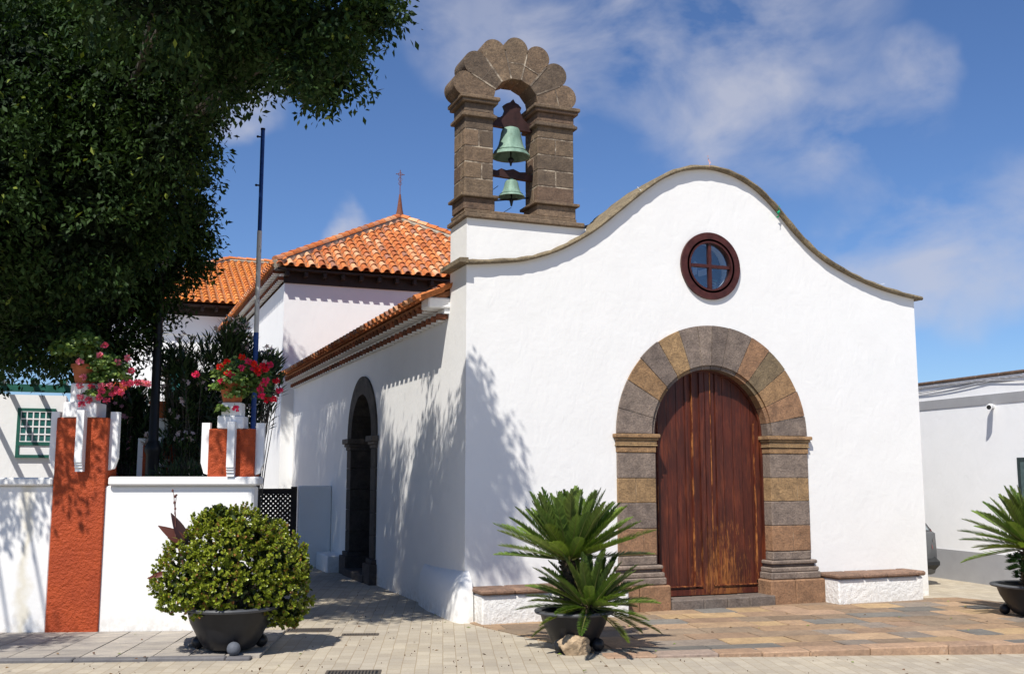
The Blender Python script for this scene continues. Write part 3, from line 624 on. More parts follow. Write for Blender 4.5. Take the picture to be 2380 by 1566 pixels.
# bell gable -----------------------------------------------------------
DB = [(.185, .135, .092), (.21, .15, .10), (.16, .12, .088), (.22, .155, .105), (.18, .12, .085)]
bg_ = MB(); bm_ = MB(); TY0, TY1 = .0, .50
bg_.box(-.05, -.07, 5.732, 1.88, .80, 5.80, jit(DB[0]), bev=.012); bg_.box(-.045, -.03, 5.80, 1.76, .62, 5.86, jit(DB[1]), bev=.01)
PIERS = ((-.04, .41), (1.13, 1.73))
for (xa, xb) in PIERS:
    bm_.box(xa+.006, TY0+.006, 5.86, xb-.006, TY1-.006, 7.55)
    z = 5.86
    for k, hh in enumerate((.18, .05, .245, .25, .24, .26, .25, .11)):
        e_ = .07 if k == 1 else (.02 if k == 0 else 0)
        if e_: bg_.box(xa-e_, TY0-e_, z+.002, xb+e_, TY1+e_, z+hh-.002, jit(random.choice(DB)), bev=.008)
        else:
            g = .006; ysp = TY0+(TY1-TY0)*random.choice([.35, .5, .65]); xm = xa+(xb-xa)*random.choice([.35, .5, .6])
            if k % 2:
                for (x0, x1, y0, y1) in ((xa, xm, TY0, ysp), (xm, xb, TY0, ysp), (xa, xb, ysp, TY1)): bg_.box(x0+(g if x0 > xa else 0), y0+(g if y0 > TY0 else 0), z+g, x1-(g if x1 < xb else 0), y1-(g if y1 < TY1 else 0), z+hh-g, jit(random.choice(DB)), bev=.01)
            else:
                for (y0, y1) in ((TY0, ysp), (ysp, TY1)): bg_.box(xa, y0+(g if y0 > TY0 else 0), z+g, xb, y1-(g if y1 < TY1 else 0), z+hh-g, jit(random.choice(DB)), bev=.01)
        z += hh
    for (z0, z1, e_) in ((7.27, 7.325, .05), (7.325, 7.355, .02), (7.355, 7.49, .006), (7.49, 7.54, .06), (7.54, 7.60, .085)):
        bg_.box(xa-e_, TY0-e_, z0, xb+e_, TY1+e_, z1-.001, jit(random.choice(DB), .08), bev=.010)
AX, AZ = .785, 7.60; rc, rl_ = .83, .192; ri = .365
for i in range(7):
    a0, a1 = i*180/7, (i+1)*180/7; am = (a0+a1)/2; g = .5
    cx_, cz_ = AX+rc*math.cos(R(am)), AZ+rc*math.sin(R(am))
    poly = [(AX+ri*math.cos(R(a0+1.2)), AZ+ri*math.sin(R(a0+1.2))), (AX+rc*.98*math.cos(R(a0+g)), AZ+rc*.98*math.sin(R(a0+g)))]+[(cx_+rl_*math.cos(R(am-90+k*180/12)), cz_+rl_*math.sin(R(am-90+k*180/12))) for k in range(13)]+[(AX+rc*.98*math.cos(R(a1-g)), AZ+rc*.98*math.sin(R(a1-g))), (AX+ri*math.cos(R(a1-1.2)), AZ+ri*math.sin(R(a1-1.2)))]
    rs = random.uniform(.52, .72); cut = lambda p, r_: (AX+r_*math.cos(p), AZ+r_*math.sin(p)); c = jit(random.choice(DB), .1)
    bg_.prism(poly, .012+random.uniform(-.006, .004), .47, c)
    if i in (0, 2, 3, 5):                             # two stones in one voussoir: mortar line
        bm_.prism([cut(R(a0+1), rs), cut(R(a1-1), rs), cut(R(a1-1), rs+.014), cut(R(a0+1), rs+.014)], .004, .2)
for i in range(1, 7):
    a = i*180/7; da = .9 if i in (2, 5) else .7
    bm_.prism([(AX+ri*1.01*math.cos(R(a-2)), AZ+ri*1.01*math.sin(R(a-2))), (AX+.80*math.cos(R(a-da)), AZ+.80*math.sin(R(a-da))), (AX+.80*math.cos(R(a+da)), AZ+.80*math.sin(R(a+da))), (AX+ri*1.01*math.cos(R(a+2)), AZ+ri*1.01*math.sin(R(a+2)))], .0055, .468)
o = bg_.build('bell_gable', M['stone'], church, True, 30); bm_.build('mortar', M['mortar'], o)
# bells
def bell(cx, cz, r, h, beam, label, name='bell'):
    t = thing(name, (cx, .25, cz), label, 'bell', 'bronze bells in the bell gable')
    pr = [(r*1.0, 0), (r*.97, h*.05), (r*.80, h*.17), (r*.64, h*.38), (r*.55, h*.62), (r*.50, h*.82), (r*.42, h*.94), (r*.2, h*1.0), (.001, h*1.01)]
    inn = [(a*.90, b*.96) for a, b in pr]
    m = MB(); m.lathe(pr, (cx, .25, cz), 40); m.lathe(list(reversed(inn)), (cx, .25, cz), 40); m.lathe([(r*1.0, 0), (r*.90, 0)], (cx, .25, cz), 40)
    m.tube([(cx, .25, cz+h), (cx, .25, cz+h+.10)], .035, 8); m.lathe([(r*.83, h*.15), (r*.86, h*.165), (r*.80, h*.18)], (cx, .25, cz), 40); b = m.build('bell_body', M['bronze'], t, True, 40)
    c = MB(); c.tube([(cx, .25, cz+h*.6), (cx, .25, cz-.02)], .012, 6); c.sphere((cx, .25, cz-.05), r*.16, 12, 8); c.tube([(cx, .25, cz-.05), (cx, .25, cz-.14)], [.03, .012], 6); c.build('clapper', M['iron'], t, True)
    q = MB(); q.prism(beam, .21, .29, (.05, .02, .02)); q.build('headstock', m_plain('headstock wood', (.035, .014, .012), .6, sc=9, var=.4), t)
bx0, bx1 = .39, 1.15; zt_ = at(1192, 299, .25).z
beam1 = [(bx0, zt_), (bx1, zt_-.04), (bx1, zt_+.09), (1.05, zt_+.10), (.97, zt_+.17), (.93, zt_+.27), (.95, zt_+.33), (.90, zt_+.38), (.85, zt_+.40), (.815, zt_+.455), (.77, zt_+.40), (.71, zt_+.375), (.66, zt_+.34), (.69, zt_+.27), (.66, zt_+.19), (.60, zt_+.14), (bx0, zt_+.13)]
bell(.79, at(1192, 366, .25).z, .30, .47, beam1, 'large green patinated bronze bell hanging highest in the stone bell gable')
zs_ = at(1192, 411, .25).z; beam2 = [(bx0, zs_-.02), (bx1, zs_-.05), (bx1, zs_+.05), (1.05, zs_+.04), (1.02, zs_+.08), (.92, zs_+.07), (.815, zs_+.11), (.70, zs_+.08), (.62, zs_+.10), (.55, zs_+.06), (bx0, zs_+.08)]
bell(.80, at(1192, 459, .25).z, .205, .27, beam2, 'small bronze bell hanging below the larger bell in the stone gable')
m = MB(); m.tube([(.39, .36, 6.10), (1.2, .36, 6.24)], .012, 6); m.tube([(.39, .4, 6.18), (.64, .4, 6.38)], .005, 5); m.tube([(.80, .25, 6.02), (.60, .25, 5.88)], .005, 5)
tag(m.build('bell_rod', M['iron']), 'thin black iron rod and cords crossing the bell gable opening behind the small bell', 'rod')

# transept -------------------------------------------------------------
TW = MB(); TX0, TX1, TYa, TYb = -.33, 8.6, 14.6, 28.6; EZ = 7.70
TW.box(TX0, TYa, -.1, TX1, TYb, 7.28); TW.build('transept_wall', M['plaster_smooth'], church)
ex0, ex1, ey0, ey1, ez = -.70, 8.96, 14.20, 28.5, EZ
half = (ex1-ex0)/2; rise = 2.80; sl = math.hypot(half, rise); vf = Vector((0, half, rise)).normalized(); nf = Vector((0, -rise, half)).normalized()
tile_roof('transept_roof', (ex0, ey0, ez), (1, 0, 0), vf, nf, ex1-ex0, sl, lambda u, v: abs(u-half) < half-v*half/sl+.02, church, .30)
vl = Vector((half, 0, rise)).normalized(); nl = Vector((-rise, 0, half)).normalized()
tile_roof('transept_roof', (ex0, ey1, ez), (0, -1, 0), vl, nl, ey1-ey0, sl, lambda u, v: (ey1-ey0-u) > v*half/sl and v < 1.2, church, .30)
ap = Vector(((ex0+ex1)/2, ey0+half, ez+rise)); ap2 = Vector((ap.x, ey1, ez+rise))
m = MB(); m.add([(ex0+.05, ey0+.05, ez+.03), (ex1-.05, ey0+.05, ez+.03), (ex1-.05, ey1, ez+.03), (ex0+.05, ey1, ez+.03), tuple(ap+Vector((0, 0, .0))), tuple(ap2)], [(0, 1, 4), (1, 2, 5, 4), (2, 3, 5), (3, 0, 4, 5), (0, 3, 2, 1)], (.3, .13, .06)); m.build('roof_bed', M['tile_bed'], church)
def hipline(a, b, mbt, mbc):
    a, b = Vector(a), Vector(b); mbc.tube([a+Vector((0, 0, .03)), b+Vector((0, 0, .03))], .12, 8); ridge(mbt, a+Vector((0, 0, .12)), b+Vector((0, 0, .12)), .12)
mt_, mc_ = MB(), MB()
for c_ in ((ex0+.05, ey0+.05, ez), (ex1-.05, ey0+.05, ez)): hipline(c_, ap, mt_, mc_)
o = mt_.build('ridge_tiles', M['tile'], church, True, 50); mc_.build('ridge_mortar', M['cement'], o, True)
ev = MB(); ev.box(ex0+.10, ey0+.06, 7.59, ex1-.1, TYa+.05, 7.64, (.03,)*3); ev.box(TX0-.03, TYa-.05, 7.28, TX1, TYa+.03, 7.585)
o = ev.build('eave_boards', M['darkwood'], church)
rf = MB(); x = ex0+.35
while x < ex1: rf = MB(); rf.box(x, ey0+.10, 7.44, x+.10, TYa-.051, 7.588, bev=.01); rf.build('rafter_end', M['darkwood'], o); x += .52
m, mo = corbel(TX0, -1, 14.55, 28.4, 7.68, church, rows=2, first=.34, drop=.18)
e = m.build('eave', M['tile'], church, True, 50); mo.build('eave_mortar', M['plaster_smooth'], e)
fn = MB(); fn.lathe([(.20, -.1), (.10, .35), (.035, .85), (.03, .9)], tuple(ap), 12)
o = fn.build('spire_cap', M['rust'], church, True)
cx_, cz_ = ap.x, ap.z
cr = MB(); cr.tube([(cx_, ap.y, cz_+.8), (cx_, ap.y, cz_+1.75)], .013, 6)
cr.tube([(cx_-.15, ap.y, cz_+1.6), (cx_+.15, ap.y, cz_+1.6)], .013, 6)
for (dz, r_) in ((1.6, .07), (1.42, .065), (1.28, .055)): cr.tube([(cx_+r_*math.cos(a*math.pi/6), ap.y, cz_+dz+r_*math.sin(a*math.pi/6)) for a in range(13)], .008, 5, caps=False)
cr.build('iron_cross', M['rust'], o)

# rear wing (third roof) ------------------------------------------------
Y3 = 28.9; wing = MB(); wing.box(-5.0, Y3, -.1, 6.0, 40, 8.34, (.8,)*3); wing.box(-5.0, Y3-.05, 7.55, -.2, Y3+.02, 8.335); wing.build('chapel_wall', M['plaster_smooth'], church)
rx0, ry0, rz_ = -5.6, 28.1, 8.80; rh = 5.7; rr = 2.85; s3 = math.hypot(rh, rr); v3 = Vector((0, rh, rr)).normalized(); n3_ = Vector((0, -rr, rh)).normalized()
tile_roof('chapel_roof', (rx0, ry0, rz_), (1, 0, 0), v3, n3_, 11.4, s3, lambda u, v: u > v*rh/s3-.05, church, .30, pal=TC2)
m = MB(); a3 = (rx0+rh, ry0+rh, rz_+rr); m.add([(rx0+.05, ry0+.05, rz_+.03), (6, ry0+.05, rz_+.03), (6, ry0+rh, rz_+rr), a3, (rx0+.05, ry0+2*rh, rz_+.03), (6, ry0+2*rh, rz_+.03)], [(0, 1, 2, 3), (0, 3, 4), (3, 2, 5, 4), (0, 4, 5, 1)], (.3, .13, .06)); m.build('roof_bed', M['tile_bed'], church)
mt_, mc_ = MB(), MB(); hipline((rx0+.05, ry0+.05, rz_), a3, mt_, mc_); hipline(a3, (6, a3[1], a3[2]), mt_, mc_)
o = mt_.build('ridge_tiles', M['tile'], church, True, 50); mc_.build('ridge_mortar', M['cement'], o, True)
ev = MB(); ev.box(rx0+.1, ry0+.12, 8.66, 3, Y3+.1, 8.71); ev.box(-5.0, Y3-.08, 8.34, -.2, Y3-.002, 8.655); o = ev.build('eave_boards', M['darkwood'], church)
rf = MB(); x = rx0+.3
while x < 0: rf = MB(); rf.box(x, ry0+.2, 8.50, x+.11, Y3-.081, 8.658); rf.build('rafter_end', M['darkwood'], o); x += .55
aw = MB(); aw.prism([(-2.65, 4.6), (-1.45, 4.6)]+arc(-2.05, 6.05, .60, 0, 180, 16), Y3-.06, Y3+.01, (.1, .1, .1)); o = aw.build('arched_window', M['darkwood'], church)
aw = MB(); aw.prism([(-2.5, 4.7), (-2.08, 4.7), (-2.08, 6.45), (-2.3, 6.35), (-2.5, 6.1)], Y3-.068, Y3-.062); aw.prism([(-2.02, 4.7), (-1.6, 4.7), (-1.6, 6.1), (-1.8, 6.35), (-2.02, 6.45)], Y3-.068, Y3-.062); aw.build('pane', M['pane_green'], o)

# ================================================================== GARDEN WALL, PILLARS, GATE
gw = thing('garden_wall', tuple(wl(-.2, 0)), 'whitewashed garden wall with projecting coping beside the sidewalk', 'wall', rz=WA, local=True)
def LW(v): return v   # local frame of the wall: origin at wl(-.2,0)
e2, zt2 = ws(591, 1105)[0]+.2, 1.975
m = MB(); m.box(-3.6, .0, -.1, .2, .34, 1.86, bev=.02); m.box(.2, .004, -.1, e2, .344, 1.86, bev=.03); 
src = m_plaster('garden wall plaster'); M['gw'] = src
nt_ = src.node_tree; b_ = nt_.nodes['Principled BSDF']; lk = b_.inputs['Base Color'].links[0].from_socket
geo_ = nt_.nodes.new('ShaderNodeNewGeometry'); sx_ = nt_.nodes.new('ShaderNodeSeparateXYZ'); nt_.links.new(geo_.outputs['Position'], sx_.inputs[0])
ns_ = nt_.nodes.new('ShaderNodeTexNoise'); ns_.inputs['Scale'].default_value = 4; ns_.inputs['Detail'].default_value = 5; nt_.links.new(geo_.outputs['Position'], ns_.inputs['Vector'])
def mm(op, a, b):
    n_ = nt_.nodes.new('ShaderNodeMath'); n_.operation = op
    for i_, v_ in enumerate((a, b)):
        if isinstance(v_, (int, float)): n_.inputs[i_].default_value = v_
        else: nt_.links.new(v_, n_.inputs[i_])
    return n_.outputs[0]
off_ = mm('MULTIPLY', mm('SUBTRACT', ns_.outputs['Fac'], .5), .25); dd_ = mm('ABSOLUTE', mm('ADD', mm('ADD', sx_.outputs[0], 5.66), off_), 0)
mr_ = nt_.nodes.new('ShaderNodeMapRange'); nt_.links.new(dd_, mr_.inputs['Value']); mr_.inputs['From Min'].default_value = .01; mr_.inputs['From Max'].default_value = .09; mr_.inputs['To Min'].default_value = .45; mr_.inputs['To Max'].default_value = 0
mx_ = nt_.nodes.new('ShaderNodeMix'); mx_.data_type = 'RGBA'; nt_.links.new(mr_.outputs[0], mx_.inputs[0]); nt_.links.new(lk, mx_.inputs[6]); mx_.inputs[7].default_value = (.55, .47, .28, 1); nt_.links.new(mx_.outputs[2], b_.inputs['Base Color'])
m.build('wall_body', M['gw'], gw)
m = MB(); m.box(-3.6, -.07, 1.862, .195, .42, zt2-.01, bev=.02); m.box(.90, -.07, 1.862, e2+.05, .42, zt2, bev=.02); m.build('coping', M['plaster'], gw)
def pillar(origin, wd, dep, ztop, zbase, label, neck, finw=.075, rz=WA, full=True):
    t = thing('pillar', tuple(origin), label, 'pillar', 'orange pillars with white fins', rz=rz, local=True)
    b = MB(); zz = [0, .5, 1.1, 1.7, ztop] if zbase < .5 else [zbase, ztop]
    b.box(0, -.03, zbase-.05, wd, dep, ztop, bev=.012); b.build('pillar_body', M['orange'], t)
    fz0 = ztop-.68 if full else zbase+.02
    def fin(poly, mpf, th):
        m_ = MB(); m_.prism(poly, -th/2, th/2, mp=mpf); m_.build('fin', M['plaster_smooth'], t)
    # front fin, stepped foot
    c = wd*.52; prof_ = [(.0, ztop+.09), (-.13, ztop+.09), (-.135, fz0+.10), (-.115, fz0+.09), (-.12, fz0+.07), (-.10, fz0+.06), (-.105, fz0+.035), (-.085, fz0+.02), (-.085, fz0-.02), (.0, fz0-.02)]
    fin([(a-.028, z) for a, z in prof_], lambda a, z, y: (c+y, a, z), .095)
    dpt = dep*.5
    for sx in (-1, 1):
        x0 = 0 if sx < 0 else wd; pf = [(0, ztop+.08), (.105, ztop+.08), (.105, fz0+.16), (.06, fz0+.02), (.0, fz0)]
        fin([(x0+sx*a, z) for a, z in pf], lambda a, z, y: (a, dpt+y-.1, z), .10)
    fin([(a, z) for a, z in [(dep, ztop+.08), (dep+.11, ztop+.08), (dep+.11, fz0+.12), (dep, fz0)]], lambda a, z, y: (c+y, a, z), .09)
    n_ = MB(); (w1, w2, h1, h2) = neck; cy_ = dep/2-.05; cn = wd*(.44 if full else .46); n_.box(cn-w1/2, cy_-w1/2, ztop, cn+w1/2, cy_+w1/2, ztop+h1, bev=.012); n_.box(cn-w2/2, cy_-w2/2, ztop+h1, cn+w2/2, cy_+w2/2, ztop+h1+h2, bev=.01); n_.build('pedestal', M['plaster_smooth'], t)
    M_ = Matrix.Rotation(rz, 4, 'Z'); return t, Vector(origin)+M_@Vector((cn-.02, cy_, ztop+h1+h2))
p1, top1 = pillar(wl(0, -.004), .655, .42, 2.74, 0, 'tall orange pillar with white fins reaching down to the sidewalk, pink geraniums on top', (.42, .30, .20, .25))
s2a, s2b = ws(484, 1050)[0], ws(592, 1050)[0]
p2, top2 = pillar(wl(s2a, .02), s2b-s2a, .36, 2.60, 1.977, 'short orange pillar with white fins standing on the garden wall coping, red geraniums on top', (.34, .26, .17, .18), full=False)
q = at(318, 1100, 3.6)
p3, top3 = pillar((q.x+.08, 3.6, 0), .52, .42, 2.50, 0, 'shaded orange pillar behind the black lamp post', (.34, .26, .15, .25))
# gate
Yg = 9.3
gate = thing('lattice_gate', tuple(at(650, 1200, Yg).xy)+(0,), 'dark wooden lattice gate between the garden wall and the church side wall', 'gate')
gx0, gx1 = at(560, 1150, Yg).x, at(690, 1150, Yg).x; gz = 1.70
m = MB(); m.box(gx1-.13, Yg-.03, .02, gx1, Yg+.03, gz+.04); m.box(gx0, Yg-.03, .02, gx0+.13, Yg+.03, gz+.04)
hx = at(603, 1150, Yg).x; m.box(hx-.12, Yg-.03, .02, hx, Yg+.03, gz+.06); m.box(hx, Yg-.028, gz-.12, gx1-.13, Yg+.028, gz-.0); m.box(hx, Yg-.028, .05, gx1-.13, Yg+.028, .2); m.box(gx0+.13, Yg-.028, gz-.12, hx-.12, Yg+.028, gz-.0); m.build('gate_frame', M['darkwood'], gate)
lt = MB(); sp_ = .105; w_, h_ = gx1-gx0, 1.5
for k in range(-20, 34):
    for sg_ in (1, -1):
        ts = []
        x0 = gx0+k*sp_; pts_ = []
        for i in range(0, 41):
            zz = .1+i*h_/40; xx = x0+sg_*(zz-.1) if sg_ > 0 else x0+(h_-(zz-.1))
            if gx0+.05 <= xx <= gx1-.1: pts_.append((xx, zz))
        if len(pts_) > 1:
            a, b = pts_[0], pts_[-1]; d = Vector((b[0]-a[0], b[1]-a[1])).normalized(); nn2 = Vector((-d.y, d.x))*.024; yo = .004 if sg_ > 0 else -.012
            lt.prism([(a[0]+nn2.x, a[1]+nn2.y), (b[0]+nn2.x, b[1]+nn2.y), (b[0]-nn2.x, b[1]-nn2.y), (a[0]-nn2.x, a[1]-nn2.y)], Yg+yo, Yg+yo+.008)
lt.build('lattice', M['darkwood'], gate)
m = MB(); m.box(at(694, 1150, Yg).x, Yg-.12, -.1, -.002, Yg+.12, 1.76, bev=.015); tag(m.build('wall_stub', M['plaster_smooth']), 'short white wall stub joining the lattice gate to the church side wall', 'wall')

# ================================================================== FLAGPOLE, LAMP
px_ = at(600, 640, 3.0).x
fp = thing('flagpole', (px_, 3, 0), 'bare flagpole painted blue and white, rising above the oleander', 'flagpole')
zt_, z1, z2 = at(612, 303, 3).z, at(603, 537, 3).z, at(596, 773, 3).z
m = MB(); m.tube([(px_, 3, z1), (px_, 3, zt_)], .034, 12); m.tube([(px_, 3, 0), (px_, 3, z2)], .042, 12); m.build('pole', m_plain('blue paint', (.015, .055, .22), .4, sc=8), fp, True)
m = MB(); m.tube([(px_, 3, z2), (px_, 3, z1)], .039, 12); t_ = NT('chipped white paint'); n_ = t_.noise(18, 6, .7, t_.coord(0, (1, 1, .3))); M['chip'] = t_.fin(t_.mix(t_.ramp(n_, .60, .64), (.62, .62, .60), (.12, .10, .09)), .6); m.build('pole_middle', M['chip'], fp, True)
m = MB(); m.tube([(px_, 3, zt_), (px_, 3, zt_+.03)], .038, 12)
m.build('pole_cap', M['iron'], fp, True)
for zz in (zt_-.12, zt_-.95): m = MB(); m.tube([(px_-.035, 3, zz), (px_-.075, 3, zz)], .014, 6); m.sphere((px_-.08, 3, zz), .022, 8, 6); m.build('halyard_cleat', M['iron'], fp, True)
lx = at(362, 900, 3.0).x
lamp = thing('street_lamp', (lx, 3, 0), 'black iron street lamp post rising behind the garden wall into the tree', 'street lamp')
m = MB(); m.lathe([(.20, 0), (.20, .12), (.15, .16), (.15, .9), (.17, .95), (.12, 1.0), (.11, 1.5), (.13, 1.55), (.105, 1.65), (.10, 2.3), (.125, 2.36), (.125, 2.42), (.085, 2.5), (.075, 2.52), (.062, 4.5), (.05, 5.2), (.001, 5.21)], (lx, 3, 0), 20); m.build('post', M['iron'], lamp, True, 35)
m = MB(); m.lathe([(.05, 5.2), (.12, 5.25), (.17, 5.6), (.20, 5.62), (.06, 5.8), (.02, 5.9), (.001, 5.95)], (lx, 3, 0), 8); m.build('lantern', M['glass'], lamp)
m = MB(); m.tube([(lx-.06, 2.95, 4.15), (lx-.14, 2.94, 3.98), (lx-.17, 2.94, 3.84), (lx-.12, 2.94, 3.77), (lx-.07, 2.94, 3.85), (lx-.10, 2.94, 3.97), (lx-.16, 2.94, 3.90), (lx-.10, 2.94, 3.68)], .007, 5); m.build('loose_wire', M['cable'], lamp)

# ================================================================== LEFT HOUSE WITH PERGOLA
YL = 12.0
lh = thing('white_house', (at(-100, 1000, YL).x, YL, 0), 'white house with a green sash window and green pergola behind the garden wall', 'house')
hx0, hx1 = at(-300, 1000, YL).x, at(150, 1000, YL).x; hz = at(60, 912, YL).z
m = MB(); m.box(hx0, YL, -.1, hx1, YL+4, hz-.05); m.build('wall', M['plaster_smooth'], lh)
a, b = at(42, 948, YL), at(124, 1064, YL); wy = YL-.02
m = MB(); m.prism([(a.x, b.z), (b.x, b.z), (b.x, a.z), (a.x, a.z)], YL-.07, YL+.01, holes=[[(a.x+.07, b.z+.07), (b.x-.07, b.z+.07), (b.x-.07, b.z+.28), (a.x+.07, b.z+.28)], [(a.x+.07, b.z+.36), (b.x-.07, b.z+.36), (b.x-.07, a.z-.07), (a.x+.07, a.z-.07)]])
f_ = m.build('window_frame', M['green_paint'], lh)
m = MB(); m.box(a.x+.071, YL-.05, b.z+.361, b.x-.071, YL-.035, a.z-.071); m.build('pane', M['pane_green'], f_)
m = MB(); X0, X1, Z0, Z1 = a.x+.072, b.x-.072, b.z+.362, a.z-.072
for i in range(6): xx = X0+(X1-X0)*i/5; m.box(xx-.014, YL-.062, Z0, xx+.014, YL-.051, Z1)
for j in range(5): zz = Z0+(Z1-Z0)*j/4; m.box(X0, YL-.067, zz-.016, X1, YL-.0625, zz+.016)
m.build('glazing_bar', M['white_paint'], f_)
m = MB(); m.box(a.x+.071, YL-.045, b.z+.071, b.x-.071, YL-.03, b.z+.279); m.build('lower_panel', M['white_paint'], f_)
m = MB(); pz = at(60, 903, YL-1.5).z; m.box(hx0, YL-1.6, pz-.07, hx1+.3, YL-1.48, pz+.09)
x = hx0+.1
while x < hx1+.3: m.box(x, YL-2.0, pz+.092, x+.08, YL+.2, pz+.20, bev=.01); x += .62
m.build('pergola', M['green_paint'], lh)
q = at(277, 1000, 11); m = MB(); z_ = at(277, 886, 11).z; m.box(at(255, 950, 11).x, 11, -.1, at(303, 950, 11).x, 11.5, z_, bev=.02)
tag(m.build('orange_post', M['orange']), 'square orange gate post far behind the pink geraniums', 'post')

# ================================================================== RIGHT BUILDING
RA = Vector((10.65, 2.1, 0)); RD = Vector((.1, .995, 0)).normalized(); RN = Vector((-RD.y, RD.x, 0))   # RN faces -x
rb = thing('street_house', tuple(RA), 'long white house with grey painted bands and brown coping along the right edge', 'house')
def rbx(m, s0, s1, d0, d1, z0, z1, **k): m.box(s0, d0, z0, s1, d1, z1, xf=lambda v: RA+RD*v.x-RN*v.y+Vector((0, 0, v.z)), **k)
def rbs(px, py): p = hit(px, py, RA, RN)-RA; return p.dot(RD), p.z
m = MB(); rbx(m, -9, 12, 0, 6, -.3, 3.80); m.build('wall', m_plaster('bright whitewash', col=(.88, .88, .88), rough_amt=.1, dirt=False, big=.4), rb)
m = MB(); rbx(m, -9, 12, -.012, 0, -.3, .56); rbx(m, -9, 12, -.014, 0, 3.30, 3.48); m.build('painted_band', M['greywall'], rb)
m = MB(); s = -9
while s < 12: rbx(m, s+.004, s+.596, -.035, .3, 3.802, 3.862, bev=.018); s += .6
m.build('coping', M['copingR'], rb)
s, z = rbs(2366, 1063)
m = MB(); rbx(m, s-1.2, s, -.03, .0, 0, z); d_ = m.build('door_frame', m_plain('dark green frame', (.03, .045, .045), .5), rb)
m = MB(); rbx(m, s-1.12, s-.08, -.036, -.031, 0.02, z-.08); m.build('door_panel', m_plain('grey green panel', (.08, .12, .12), .5), d_)
cb_ = thing('cable_bundle', tuple(RA+Vector((0, 0, 3.7))), 'sagging bundle of black and grey cables under the brown coping of the long white house', 'cables')
for k in range(5):
    m = MB(); pts_ = []; s = -9.0; ph = random.random()*6
    while s < 11: pts_.append(RA+RD*s+RN*(.014+.004*k)+Vector((0, 0, 3.77-.010*k-(.04+.015*k if k > 2 else .010)*abs(math.sin(s*.9+ph*(k > 2)*.3))))); s += .12
    m.tube(pts_, .006 if k % 2 else .008, 5); m.build('cable', M['cable'] if k % 2 else M['cable_w'], cb_)
s, z = rbs(2308, 944)
cc = thing('security_camera', tuple(RA+RD*s+Vector((0, 0, z))), 'small white security camera mounted on the long white house wall', 'camera'); P0 = RA+RD*s+Vector((0, 0, z))
m = MB(); b0 = P0+RN*.06-RD*.0; e_ = P0+RN*.23-RD*.16+Vector((0, 0, -.03)); m.tube([b0+RN*.0, e_], .052, 14); m.build('camera_body', M['white_paint'], cc, True)
m = MB(); dv = (e_-b0).normalized(); m.tube([e_+dv*.001, e_+dv*.004], .040, 14); m.build('lens', M['iron'], cc, True)
m = MB(); m.tube([P0, b0+Vector((0, 0, .0))], .022, 8); m.tube([P0, P0+RN*.015], .05, 12); m.build('bracket', M['white_paint'], cc, True)

# ================================================================== CAR
car = thing('parked_car', (9.02, 3.3, 0), 'dark grey hatchback seen from behind, parked between the church and the long white house', 'car', local=True); car.scale = (.83, .95, 1.0); car.location = (8.985, 3.08, -.09)
W2 = .86
secs = [(-1.98, .60, .66, .40, 1.0), (-1.93, .80, .78, .30, 1.05), (-1.80, .86, .80, .26, 1.07), (-1.2, .87, .80, .24, 1.03), (1.0, .87, .80, .24, .98), (1.6, .86, .76, .26, .86), (1.95, .74, .66, .34, .72)]
m = MB(); vs = []
for (y, w0, w1, zb, ztp) in secs: vs += [(-w0*.9, y, zb), (-w0, y, zb+.15), (-w0*1.0, y, (zb+ztp)/2+.05), (-w1, y, ztp-.03), (-w1*.9, y, ztp), (w1*.9, y, ztp), (w1, y, ztp-.03), (w0*1.0, y, (zb+ztp)/2+.05), (w0, y, zb+.15), (w0*.9, y, zb)]
n = 10; fs = [(i*n+k, i*n+(k+1) % n, i*n+n+(k+1) % n, i*n+n+k) for i in range(len(secs)-1) for k in range(n)]+[tuple(range(n)), tuple(range(len(vs)-n, len(vs)))]
m.add(vs, fs)
csec = [(-1.93, .74, .74, 1.02, 1.03), (-1.72, .74, .60, 1.0, 1.36), (-1.5, .75, .58, 1.0, 1.45), (-.2, .76, .58, .98, 1.49), (.5, .74, .56, .95, 1.42), (1.25, .70, .68, .9, .93)]
vs = []
for (y, w0, w1, zb, ztp) in csec: vs += [(-w0, y, zb), (-w1, y, ztp-.03), (-w1*.85, y, ztp), (w1*.85, y, ztp), (w1, y, ztp-.03), (w0, y, zb)]
n = 6; fs = [(i*n+k, i*n+(k+1) % n, i*n+n+(k+1) % n, i*n+n+k) for i in range(len(csec)-1) for k in range(n)]+[tuple(range(n)), tuple(range(len(vs)-n, len(vs)))]
m.add(vs, fs); body = m.build('body', M['carpaint'], car, True, 45)
m = MB(); m.box(-.85, -2.04, .36, .85, -1.62, .60, bev=.09); m.build('bumper', M['bumper'], car, True, 40)
m = MB(); m.add([(-.60, -1.935, 1.08), (.60, -1.935, 1.08), (.50, -1.735, 1.36), (-.50, -1.735, 1.36)], [(0, 1, 2, 3)]); m.build('rear_window', M['carglass'], car)
